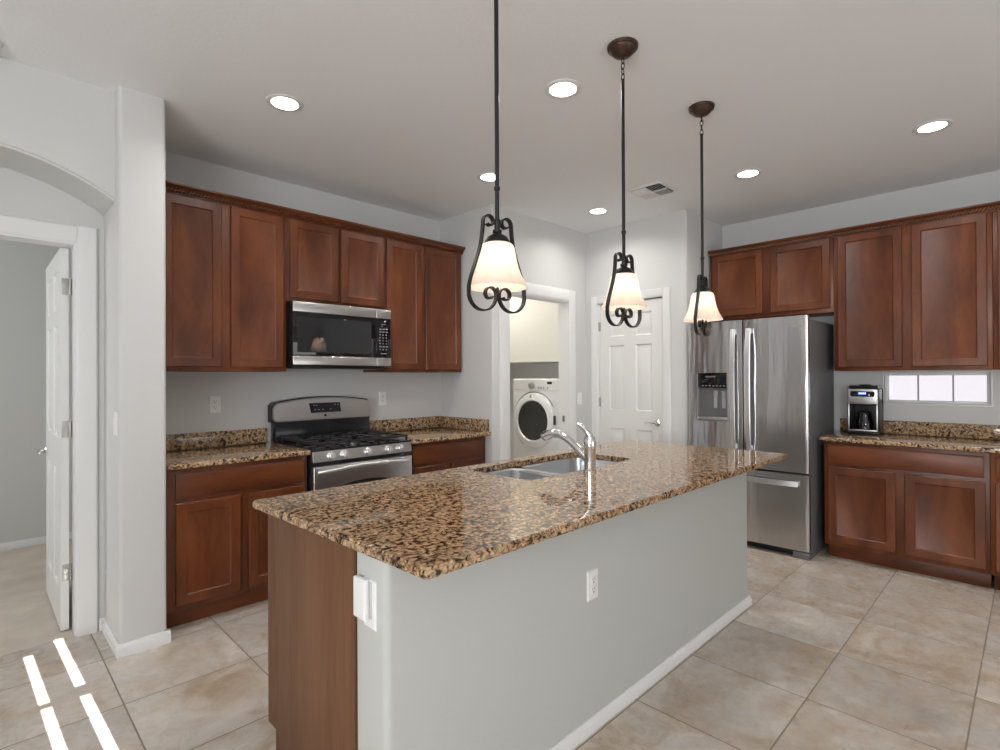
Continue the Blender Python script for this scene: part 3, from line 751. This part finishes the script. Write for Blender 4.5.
b = MB(); b.box(RX0+0.002, RX1-0.002, RY-0.004, RY+0.034, 0.225, 0.808, 0.006, 3); od = b.build('oven_door', M['steel'], rg)
b = MB()
wp = [(RX0+0.12, 0.33), (RX1-0.12, 0.33)]+[((RX0+RX1)/2+(RX1-RX0-0.24)/2*math.cos(math.pi*k/16), 0.622+0.066*math.sin(math.pi*k/16)) for k in range(17)]
b.prism(wp, 'y', RY-0.0065, RY-0.003); b.build('oven_window', M['window_dark'], od)
b = MB(); hp = []
for k in range(25):
    s = k/24; bow = 1-(2*s-1)**6; hp.append((RX0+0.035+(RX1-RX0-0.07)*s, RY-0.002-0.052*bow, 0.782+0.022*(1-(2*s-1)**2)-0.008))
b.tube(hp, 0.0125, 14); b.build('handle', M['steel_handle'], od)
b = MB(); b.box(RX0+0.002, RX1-0.002, RY, RY+0.034, 0.045, 0.212, 0.006, 3); b.build('drawer', M['steel'], rg)
# backguard
b = MB(); b.box(RX0-0.003, RX1-0.002, 3.86, YS-0.003, 0.80, 1.085, 0.004); b.build('backguard_riser', M['black_enamel'], rg)
gx0, gx1 = RX0-0.020, RX1+0.002; gp = []
for cx, cz, a, r in ((gx1-0.03, 1.098, -90, 0.03), ): pass
gp = [(gx0+0.012, 1.068), (gx1-0.012, 1.068), (gx1, 1.082), (gx1, 1.165), (gx1-0.010, 1.190)]
for k in range(21):
    s = k/20; gp.append((gx1-0.03+(gx0-gx1+0.06)*s, 1.203+0.034*(1-(2*s-1)**2)))
gp += [(gx0+0.010, 1.190), (gx0, 1.165), (gx0, 1.082)]
b = MB(); b.prism(gp, 'y', 3.842, YS-0.012, b=0.006, seg=3); b.build('backguard_panel', M['steel'], rg)
bd = MB(); bd.prism([(gx0-0.004, 1.064), (gx1+0.004, 1.064), (gx1+0.004, 1.185)]+[(gx1-0.02+(gx0-gx1+0.04)*k/20, 1.211+0.034*(1-(2*k/20-1)**2)) for k in range(21)]+[(gx0-0.004, 1.185)], 'y', 3.872, YS-0.006); bd.build('backguard_edge', M['black'], rg)
b = MB(); b.prism([(1.796, 1.196), (1.812, 1.122), (2.058, 1.122), (2.046, 1.196)], 'y', 3.8395, 3.845, m=M['black_gloss'])
for (x, z) in ((1.83, 1.178), (1.84, 1.145), (1.868, 1.145), (1.90, 1.145), (1.965, 1.145), (2.0, 1.18), (2.025, 1.18), (1.85, 1.178)):
    b.box(x, x+0.010, 3.8388, 3.8396, z-0.003, z+0.003, m=M['legend'])
b.build('clock_panel', M['black_gloss'], rg)
b = MB(); b.cyl((1.926, 3.8395, 1.100), (1.926, 3.843, 1.100), 0.010, n=20); b.build('emblem', plain('emblem_dark', (0.05, 0.05, 0.055), 0.3, 0.8), rg)
# burners and grates
for (x, y, r) in ((1.73, 3.42, 0.050), (1.73, 3.70, 0.040), (2.15, 3.42, 0.046), (2.15, 3.70, 0.036), (1.94, 3.56, 0.05)):
    b = MB(); b.lathe([(0.0, 0.944), (r*0.72, 0.944), (r*0.8, 0.940), (r*0.8, 0.934), (r, 0.932), (r, 0.9245), (0, 0.9245)], (x, y, 0), n=28); b.build('burner', M['iron'], rg)
for gx in (1.585, 1.825, 2.065):
    b = MB(); w, y0, y1, z0, z1 = 0.232, 3.305, 3.815, 0.945, 0.962; r = 0.0075
    def bar(p, q, zz=(z0, z1), h=r):
        b.box(min(p[0], q[0])-(h if p[0] == q[0] else 0), max(p[0], q[0])+(h if p[0] == q[0] else 0), min(p[1], q[1])-(h if p[1] == q[1] else 0), max(p[1], q[1])+(h if p[1] == q[1] else 0), zz[0], zz[1], 0.003)
    for x in (gx, gx+w): bar((x, y0), (x, y1))
    for y in (y0, (y0+y1)/2, y1): bar((gx, y), (gx+w, y))
    for yc in (y0+(y1-y0)*0.25, y0+(y1-y0)*0.75):
        bar((gx, yc), (gx+w*0.36, yc)); bar((gx+w*0.64, yc), (gx+w, yc))
        bar((gx+w/2, yc-0.128), (gx+w/2, yc-0.04)); bar((gx+w/2, yc+0.04), (gx+w/2, yc+0.128))
    for x in (gx, gx+w):
        for y in (y0, (y0+y1)/2, y1): b.box(x-r, x+r, y-r, y+r, 0.9225, z1, 0.002)
    b.build('grate', M['iron'], rg)

# ---------------------------------------------------------------- microwave
MX0, MX1, MYF, MZ0, MZ1, MS = 1.538, 2.313, 3.530, 1.474, 1.9085, 2.182
mw = thing('microwave', 'stainless and black over-the-range microwave under the short wall cabinet', 'microwave', ((MX0+MX1)/2, 3.74, MZ0))
b = MB(); b.box(MX0, MX1, MYF+0.034, YS-0.002, MZ0-0.006, MZ1, 0.003); b.box(MX0+0.02, MX1-0.02, MYF+0.06, YS-0.05, MZ0-0.022, MZ0-0.004, 0.004); b.build('microwave_body', M['black'], mw)
b = MB(); b.box(MX0, MS-0.002, MYF+0.002, MYF+0.033, MZ0, MZ1, 0.003, m=M['black_gloss']); md = b.build('door', M['black_gloss'], mw)
for (z0, z1) in ((1.838, MZ1), (MZ0, 1.537)):
    b = MB(); b.box(MX0, MS-0.003, MYF-0.006, MYF+0.01, z0, z1, 0.004, 3); b.build('steel_band', M['steel'], md)
    b = MB(); b.box(MS+0.001, MX1, MYF-0.006, MYF+0.033, z0, z1, 0.004, 3); b.build('steel_band', M['steel'], mw)
b = MB(); b.rings((MX0+0.032, MYF+0.0022, 1.563), UX, UZ, -UY, MS-MX0-0.072, 0.242, [(0, 0), (0, 0.001)], m=M['window_dark']); b.build('door_window', M['window_dark'], md)
b = MB(); b.box(MS+0.001, MX1, MYF+0.002, MYF+0.033, 1.538, 1.837, 0.002, m=M['black_gloss'])
for r_ in range(8):
    for c_ in range(3):
        z = 1.758-0.0225*r_; x = 2.212+0.028*c_
        b.box(x, x+(0.019 if r_ in (0, 1, 6) else 0.010), MYF+0.0012, MYF+0.0022, z-0.0035, z+0.0035, m=M['legend'])
b.box(2.23, 2.27, MYF+0.0012, MYF+0.0022, 1.792, 1.796, m=M['legend']); b.box(2.225, 2.275, MYF+0.0012, MYF+0.0022, 1.566, 1.572, m=M['legend'])
b.build('keypad', M['black_gloss'], mw)

# ---------------------------------------------------------------- refrigerator
FXF, FY0, FY1 = 4.430, 1.195, 2.146
fr_ = thing('refrigerator', 'stainless french door refrigerator with water dispenser and freezer drawer', 'refrigerator', (4.8, 1.664, 0))
b = MB(); b.box(4.505, 5.165, FY0+0.004, FY1-0.004, 0.05, 1.815, 0.004); b.box(4.56, 5.12, FY0+0.006, FY1-0.006, 0.0, 0.06, 0.002); b.build('fridge_body', M['fridge_side'], fr_)
b = MB(); b.box(4.442, 4.60, FY0+0.003, FY0+0.115, 0.0, 0.052, 0.004); b.build('foot', M['fridge_side'], fr_)
b = MB(); b.box(4.50, 4.53, FY0+0.118, FY1-0.01, 0.004, 0.055, 0.002); b.build('toe_grille', M['black'], fr_)
b = MB(); b.box(4.475, 4.505, FY0+0.012, FY1-0.012, 0.06, 1.838, m=M['rubber']); b.build('gasket', M['rubber'], fr_)
def door_prof(y0, y1, bulge, edge=0.012, n=16):
    """plan outline (x, y) of a gently curved front"""
    pts = []
    for k in range(n+1):
        s = k/n; y = y0+(y1-y0)*s; e = min(s, 1-s)*(y1-y0)
        x = FXF+bulge*(2*s-1)**2 + (edge*(1-math.sqrt(max(0, 1-(1-e/edge)**2))) if e < edge else 0)
        pts.append((x, y))
    pts = [(FXF+bulge+edge, y0)]+[(FXF+bulge+edge*0.3, y0+edge*0.25)]+pts[1:-1]+[(FXF+bulge+edge*0.3, y1-edge*0.25), (FXF+bulge+edge, y1)]
    return pts+[(4.477, y1), (4.477, y0)]
FS = 1.672
b = MB(); b.prism(door_prof(FY0, FS-0.003, 0.008), 'z', 0.650, 1.840, b=0.0025); dr = b.build('door', M['steel_fridge'], fr_)
b = MB(); b.prism(door_prof(FS+0.003, FY1, 0.008), 'z', 0.650, 1.840, b=0.0025); dl = b.build('door', M['steel_fridge'], fr_); dl['label'] = 'door with the water and ice dispenser'
b = MB(); b.box(4.40, 4.4765, 1.792, 2.060, 1.012, 1.412); cu = b.build('cutter', M['black'])
bpy.context.view_layer.update()
c2 = cu; c2.location = (0, 0, 0); bpy.context.view_layer.update(); cut(dl, [c2])
b = MB(); b.prism(door_prof(FY0, FY1, 0.012, n=24), 'z', 0.060, 0.634, b=0.0025); dw = b.build('freezer_drawer', M['steel_fridge'], fr_)
for (y, z0, z1, par) in ((1.736, 0.79, 1.765, dl), (1.616, 0.79, 1.765, dr)):
    b = MB(); n = 20; pts = []
    for k in range(n+1):
        s = k/n; pts.append((FXF-0.048+0.030*(2*s-1)**4-0.004, y, z0+(z1-z0)*s))
    b.tube(pts, 0, flat=((0, 0.017, 0), 0.008)); b.box(FXF-0.020, FXF+0.006, y-0.013, y+0.013, z0+0.004, z0+0.04, 0.003); b.box(FXF-0.020, FXF+0.006, y-0.013, y+0.013, z1-0.04, z1-0.004, 0.003)
    b.build('handle', M['steel_handle'], par)
b = MB(); pts = []
for k in range(21):
    s = k/20; pts.append((FXF-0.040+0.022*(2*s-1)**4, 1.265+(2.065-1.265)*s, 0.566))
b.tube(pts, 0, flat=((0, 0, 0.020), 0.008)); b.box(FXF-0.02, FXF+0.014, 1.27, 1.30, 0.553, 0.579, 0.003); b.box(FXF-0.02, FXF+0.014, 2.03, 2.06, 0.553, 0.579, 0.003); b.build('handle', M['steel_handle'], dw)
# dispenser
b = MB(); b.box(4.470, 4.4768, 1.794, 2.058, 1.016, 1.410, m=M['recess']); b.box(4.436, 4.470, 1.794, 1.802, 1.016, 1.410, m=M['plastic_grey']); b.box(4.436, 4.470, 2.050, 2.058, 1.016, 1.410, m=M['plastic_grey'])
b.box(4.445, 4.470, 1.802, 2.050, 1.285, 1.410, 0.004, m=M['black_gloss']); b.box(4.428, 4.470, 1.796, 2.056, 1.014, 1.040, 0.004, m=M['steel'])
for k in range(7): b.box(4.4435, 4.4455, 1.82+0.03*k, 1.835+0.03*k, 1.300, 1.306, m=M['legend'])
b.box(4.4425, 4.4455, 1.90, 1.985, 1.375, 1.387, m=M['steel'])
disp = b.build('dispenser', M['steel'], dl)
for y in (1.905, 1.835):
    b = MB(); b.box(4.458, 4.469, y-0.018, y+0.018, 1.115, 1.262, 0.004, m=M['plastic_grey']); b.box(4.4572, 4.4585, y-0.013, y+0.013, 1.12, 1.20, m=M['legend']); b.build('paddle', M['plastic_grey'], disp)
b = MB()
for k in range(9): b.box(FXF-0.0012, FXF+0.006, 1.325-0.0105*k-0.007, 1.325-0.0105*k, 1.757, 1.757+(0.009 if k in (0, 3) else 0.006), m=M['nickel'])
b.build('badge', plain('badge_grey', (0.38, 0.38, 0.40), 0.3, 0.9), dr)
for y in (FY0+0.05, FY1-0.05):
    b = MB(); b.box(4.44, 4.56, y-0.03, y+0.03, 1.8155, 1.842, 0.005); b.build('hinge_cover', M['fridge_side'], fr_)

# ---------------------------------------------------------------- coffee maker
CX, CY0, CY1 = 4.985, 0.848, 1.052; CYC = (CY0+CY1)/2
cm = thing('coffee_maker', 'black and stainless drip coffee maker beside the refrigerator', 'coffee maker', (CX+0.1, CYC, 0.92))
b = MB(); b.box(CX+0.004, CX+0.20, CY0, CY1, 0.9205, 0.945, 0.008, 3); b.box(CX+0.125, CX+0.20, CY0+0.004, CY1-0.004, 0.94, 1.255, 0.008, 3)
b.box(CX+0.01, CX+0.135, CY0+0.004, CY0+0.022, 0.94, 1.15, 0.006); b.box(CX+0.01, CX+0.135, CY1-0.022, CY1-0.004, 0.94, 1.15, 0.006)
b.box(CX+0.010, CX+0.19, CY0+0.004, CY1-0.004, 1.135, 1.262, 0.012, 4); b.build('machine_body', M['black'], cm)
b = MB(); b.box(CX+0.018, CX+0.185, CY0+0.012, CY1-0.012, 1.258, 1.280, 0.009, 3); b.cyl((CX+0.1, CYC, 1.278), (CX+0.1, CYC, 1.287), 0.04, 0.034, 24); b.build('lid', M['black'], cm)
b = MB(); b.box(CX-0.002, CX+0.014, CY0+0.008, CY1-0.008, 1.142, 1.256, 0.006, 3); fp = b.build('front_panel', M['steel'], cm)
b = MB(); b.prism(rrect(CY0+0.026, CY1-0.026, 1.198, 1.238, 0.012), 'x', CX-0.004, CX, m=M['black_gloss'])
b.build('display', M['black_gloss'], fp)
b = MB(); b.box(CX-0.0048, CX-0.0035, CYC-0.022, CYC+0.026, 1.214, 1.230, m=M['display_blue'])
for k in range(4): b.box(CX-0.0056, CX-0.0045, CYC+0.017-0.011*k-0.006, CYC+0.017-0.011*k, 1.219, 1.227, m=M['display_white'])
b.cyl((CX-0.0055, CYC-0.042, 1.211), (CX-0.0035, CYC-0.042, 1.211), 0.005, n=12, m=M['plastic']); b.build('screen', M['display_blue'], fp)
b = MB(); w = 0.009
b.box(CX, CX+0.012, CY0+0.010, CY0+0.010+w, 0.945, 1.145, 0.003); b.box(CX, CX+0.012, CY1-0.010-w, CY1-0.010, 0.945, 1.145, 0.003); b.box(CX, CX+0.012, CY0+0.010, CY1-0.010, 0.944, 0.955, 0.003); b.build('front_frame', M['steel'], cm)
ca = MB(); pc = (CX+0.070, CYC, 0.948)
ca.lathe([(0.0, 0.0), (0.044, 0.0), (0.052, 0.008), (0.054, 0.045), (0.047, 0.085), (0.040, 0.112), (0.042, 0.122), (0.039, 0.122), (0.037, 0.112), (0.044, 0.085), (0.051, 0.045), (0.049, 0.010), (0.0, 0.004)], pc, n=32); car = ca.build('carafe', M['glass'], cm)
b = MB(); b.lathe([(0.0, 0.138), (0.025, 0.138), (0.041, 0.130), (0.043, 0.121), (0.0, 0.121)], pc); b.tube([(pc[0]-0.036, CYC-0.004, 1.066), (pc[0]-0.062, CYC-0.006, 1.066), (pc[0]-0.066, CYC-0.006, 1.03), (pc[0]-0.060, CYC-0.006, 0.975)], [0.008, 0.009, 0.009, 0.007], 10); b.build('carafe_handle', M['black'], car)
b = MB(); b.cyl((CX+0.07, CYC, 0.9452), (CX+0.07, CYC, 0.9475), 0.056, n=32); b.build('warming_plate', M['nickel'], cm)

cm.scale = (1.0, 1.07, 1.07); cm.location.y += 0.012
# ---------------------------------------------------------------- pendants
def strap(b, sgn):
    """one scrolled arm of the pendant frame, in the local x-z plane (z = 0 at the shade rim)"""
    pts = []
    def spiral(cx, cz, r0_, r1_, a0, a1, n=22):
        return [(cx+(r0_+(r1_-r0_)*k/n)*math.cos(R(a0+(a1-a0)*k/n)), cz+(r0_+(r1_-r0_)*k/n)*math.sin(R(a0+(a1-a0)*k/n))) for k in range(n+1)]
    top = spiral(0.035, 0.220, 0.011, 0.024, 320, 0, 28)          # upper curl, ends heading down on its outer side
    # outer run: down along the shade and out round the rim
    p0, p3 = Vector((0.059, 0.220)), Vector((0.1165, -0.004))
    p1, p2 = Vector((0.064, 0.105)), Vector((0.100, 0.075))
    run = [p0*(1-s)**3+p1*3*s*(1-s)**2+p2*3*s*s*(1-s)+p3*s**3 for s in [k/18 for k in range(1, 19)]]
    low = [(0.0612+0.0558*math.cos(R(a)), -0.024+0.056*math.sin(R(a))) for a in range(20, -181, -10)]
    curl = spiral(0.0325, -0.024, 0.0271, 0.012, 180, -150, 26)
    seq = top+[(p.x, p.y) for p in run]+low[1:]+curl[1:]
    b.tube([(sgn*x, 0, z) for x, z in seq], 0, flat=((0, 0.0085, 0), 0.0027))
def pendant(label, x, y, rim_z, rz, group):
    t = thing('pendant_light', label, 'pendant light', (x, y, rim_z), group, rz)
    def bl(b, n, m, p=None): return b.build(n, m, p or t, local=True)
    top = ZC-rim_z
    b = MB(); b.lathe([(0.0, top-0.052), (0.016, top-0.050), (0.040, top-0.040), (0.057, top-0.022), (0.060, top-0.016), (0.066, top-0.014), (0.068, top-0.001), (0, top-0.001)], n=40); bl(b, 'canopy', M['bronze_canopy'])
    b = MB(); z = top-0.050; k = 0
    while z > top-0.150:
        r1 = 0.015 if z > top-0.115 else 0.020
        pl = [(0.0085*math.cos(R(a)), 0, z-r1+r1*math.sin(R(a))) for a in range(0, 360, 30)]
        if k % 2: pl = [(0, p[0], p[2]) for p in pl]
        b.tube(pl, 0.0022, 6, closed=True); z -= 2*r1-0.006; k += 1
    bl(b, 'chain', M['bronze'])
    b = MB(); b.cyl((0, 0, 0.20), (0, 0, z+0.008), 0.0075, n=14); b.lathe([(0.0075, 0.330), (0.0105, 0.333), (0.0105, 0.343), (0.0075, 0.346)], n=16); bl(b, 'rod', M['bronze'])
    b = MB(); b.lathe([(0, 0.232), (0.011, 0.232), (0.013, 0.222), (0.010, 0.212), (0.010, 0.200), (0.016, 0.196), (0.016, 0.188), (0.012, 0.184), (0.020, 0.180), (0.034, 0.172), (0.042, 0.160), (0.046, 0.150), (0.046, 0.147), (0.0, 0.147)], n=32); bl(b, 'fitter_cap', M['bronze'])
    b = MB(); strap(b, 1); strap(b, -1); b.lathe([(0, 0.016), (0.005, 0.012), (0.006, -0.01), (0, -0.014)], (0, 0, -0.012), n=12); bl(b, 'scroll_frame', M['bronze'])
    pr = [(0.044, 0.150), (0.052, 0.146), (0.058, 0.136), (0.0615, 0.118), (0.066, 0.092), (0.0725, 0.066), (0.0815, 0.042), (0.0925, 0.020), (0.100, 0.007), (0.1035, 0.0)]
    b = MB(); b.lathe(pr+[(r-0.0035, z) for r, z in pr[::-1]], n=48, closed=True); bl(b, 'lamp_shade', M['shade'])
    b = MB(); b.sphere((0, 0, 0.058), 0.026, sc=(1, 1, 1.05)); b.cyl((0, 0, 0.078), (0, 0, 0.146), 0.014, n=16); bl(b, 'bulb', M['bulb'])
    return t
G = 'pendant lights over the island'
pendant('nearest scrolled bronze pendant light, in front of the wall cabinets', 1.267, 1.285, 1.688, R(-8), G)
pendant('middle scrolled bronze pendant light, in front of the pantry door', 2.054, 1.284, 1.688, R(-5), G)
pendant('farthest scrolled bronze pendant light, in front of the refrigerator', 2.826, 1.275, 1.690, R(6), G)

# ---------------------------------------------------------------- ceiling fittings
for (x, y, lab) in ((1.188, 2.815, 'round recessed ceiling light above the left wall cabinets'), (2.142, 1.690, 'round recessed ceiling light between the two nearest pendants'),
                    (2.700, 2.811, 'round recessed ceiling light behind the rod of the nearest pendant'), (3.941, 2.724, 'round recessed ceiling light near the laundry doorway, left of the air vent'),
                    (3.997, 1.460, 'round recessed ceiling light right of the air vent, in front of the refrigerator'), (4.028, 0.419, 'round recessed ceiling light above the right wall base cabinets')):
    t = thing('recessed_light', lab, 'ceiling light', (x, y, ZC), 'recessed ceiling lights')
    b = MB(); b.lathe([(0.068, ZC-0.0005), (0.068, ZC-0.004), (0.088, ZC-0.006), (0.094, ZC-0.003), (0.095, ZC-0.0005)], (x, y, 0), n=40, closed=True); b.build('trim_ring', M['trim'], t)
    b = MB(); b.lathe([(0, ZC-0.0045), (0.05, ZC-0.0045), (0.0675, ZC-0.003), (0.0675, ZC-0.0008), (0, ZC-0.0008)], (x, y, 0), n=40); b.build('lens', M['lens'], t)
    lamp('recessed_beam', 'AREA', (x, y, ZC-0.008), 6.0, (1, 0.97, 0.93), 0.13, spread=R(150))
# ceiling register
vx, vy, vs = 3.818, 2.122, 0.30
t = thing('air_vent', 'white four way ceiling air vent', 'vent', (vx, vy, ZC))
b = MB(); h = vs/2
b.rings((vx-h, vy+h, ZC-0.0003), UX, -UY, -UZ, vs, vs, [(0, 0), (0.002, 0.004), (0.02, 0.008), (0.028, 0.004)]); b.build('frame', M['trim'], t)
b = MB(); b.rings((vx-h+0.03, vy+h-0.03, ZC-0.0046), UX, -UY, -UZ, vs-0.06, vs-0.06, [(0, 0), (0, 0.0005)]); b.build('duct', M['vent_dark'], t)
b = MB(); g = (vs-0.06)/2
for qx in (0, 1):
    for qy in (0, 1):
        ox, oy = vx-g+qx*g, vy-g+qy*g; along_x = (qx == qy)
        for k in range(6):
            c = (k+0.5)/6*g
            tilt = R(38) * (-1 if (qy == 1 if along_x else qx == 1) else 1)
            if along_x:
                b.box(-(g/2-0.004), g/2-0.004, -0.009, 0.009, -0.0007, 0.0007, mat=Matrix.Translation((ox+g/2, oy+c, ZC-0.012)) @ Matrix.Rotation(tilt, 4, 'X'))
            else:
                b.box(-0.009, 0.009, -(g/2-0.004), g/2-0.004, -0.0007, 0.0007, mat=Matrix.Translation((ox+c, oy+g/2, ZC-0.012)) @ Matrix.Rotation(tilt, 4, 'Y'))
b.box(vx-0.004, vx+0.004, vy-g, vy+g, ZC-0.018, ZC-0.006); b.box(vx-g, vx+g, vy-0.004, vy+0.004, ZC-0.018, ZC-0.006)
b.build('louvers', M['trim'], t)
# smoke detector
t = thing('smoke_detector', 'white round smoke detector on the ceiling at the top left edge', 'smoke detector', (0.035, 3.19, ZC))
b = MB(); b.lathe([(0, ZC-0.034), (0.03, ZC-0.034), (0.048, ZC-0.028), (0.058, ZC-0.012), (0.064, ZC-0.010), (0.066, ZC-0.0005), (0, ZC-0.0005)], (0.035, 3.19, 0), n=36); b.build('housing', M['plastic'], t)
b = MB(); b.lathe([(0, ZC-0.0365), (0.012, ZC-0.0365), (0.014, ZC-0.034)], (0.035, 3.19, 0), n=20); b.build('button', M['plastic_grey'], t)

# ---------------------------------------------------------------- laundry
WXF, WYa, WYb = 4.225, 3.372, 4.050
wa = thing('washing_machine', 'white front loading washing machine on a pedestal inside the laundry doorway', 'washing machine', (4.6, 3.71, 0))
b = MB(); b.box(WXF, 4.97, WYa, WYb, 0.385, 1.366, 0.012, 3); b.build('washer_cabinet', M['appliance'], wa)
b = MB(); b.box(WXF+0.004, 4.95, WYa+0.002, WYb-0.002, 0.0, 0.380, 0.008, 3); b.rings((WXF+0.004, WYb-0.03, 0.05), -UY, UZ, -UX, WYb-WYa-0.06, 0.30, [(0, 0), (0.01, 0.012)]); b.build('pedestal', M['appliance'], wa)
dc = Vector((WXF, 3.735, 0.925))
b = MB(); b.lathe([(0.206, 0.030), (0.216, 0.045), (0.250, 0.042), (0.282, 0.030), (0.292, 0.012), (0.296, -0.002), (0.2, -0.002)], dc, (-1, 0, 0), 64, closed=True); dd = b.build('door', M['appliance'], wa)
b = MB(); b.lathe([(0.0, 0.012), (0.10, 0.016), (0.19, 0.030), (0.2065, 0.034), (0.2065, 0.0), (0, 0.0)], dc, (-1, 0, 0), 64); b.build('door_glass', M['drum'], dd)
b = MB(); b.tube([dc+Vector((-0.004, 0.302*math.cos(R(a)), 0.302*math.sin(R(a)))) for a in range(-60, 155, 6)], 0.005, 8); b.build('door_trim', M['nickel'], dd)
b = MB(); b.box(WXF-0.036, WXF-0.010, dc.y-0.298, dc.y-0.282, 0.895, 0.990, 0.004); b.build('door_latch', M['rubber'], dd)
b = MB(); b.rings((WXF-0.0005, WYb-0.012, 1.245), -UY, UZ, -UX, WYb-WYa-0.024, 0.112, [(0, 0), (0.004, 0.004)]); cpn = b.build('control_panel', M['appliance'], wa)
b = MB(); b.lathe([(0, 0.035), (0.026, 0.035), (0.032, 0.028), (0.036, 0.0), (0, 0.0)], (WXF-0.004, 3.765, 1.292), (-1, 0, 0), 28); b.build('knob', M['nickel'], cpn)
b = MB(); b.box(WXF-0.006, WXF-0.003, 3.492, 3.555, 1.310, 1.334, m=M['black_gloss'])
b.build('washer_display', M['black_gloss'], cpn)
for k in range(4):
    b = MB(); b.box(WXF-0.007, WXF-0.003, 3.665-0.035*k-(0.02 if k == 3 else 0), 3.680-0.035*k-(0.02 if k == 3 else 0), 1.258, 1.284, 0.001); b.build('button', M['nickel'], cpn)
b = MB(); b.lathe([(0, 0.006), (0.016, 0.005), (0.018, 0.0), (0, 0)], dc+Vector((-0.036, 0.02, 0.256)), (-1, 0, 0.25), 24); b.build('emblem', M['nickel'], dd)
t = thing('laundry_cabinet', 'cream wall cabinet above the washing machine', 'cabinet', (4.8, 4.2, 1.55))
b = MB(); b.box(4.62, 4.999, YL+T+0.002, 5.198, 1.555, 2.45, 0.002); b.build('cabinet_body', M['cream'], t)
for (a, c) in ((4.62, 3.37), (5.195, 4.63)):
    b = MB(); b.rings((4.6198, a, 1.558), -UY, UZ, -UX, a-c, 0.888, [(0, 0), (0, 0.016), (0.002, 0.018)]); b.build('door', M['cream'], t)
lamp('laundry_ceiling_lamp', 'AREA', (3.9, 4.5, ZC-0.02), 20, (1, 0.95, 0.86), 0.35)
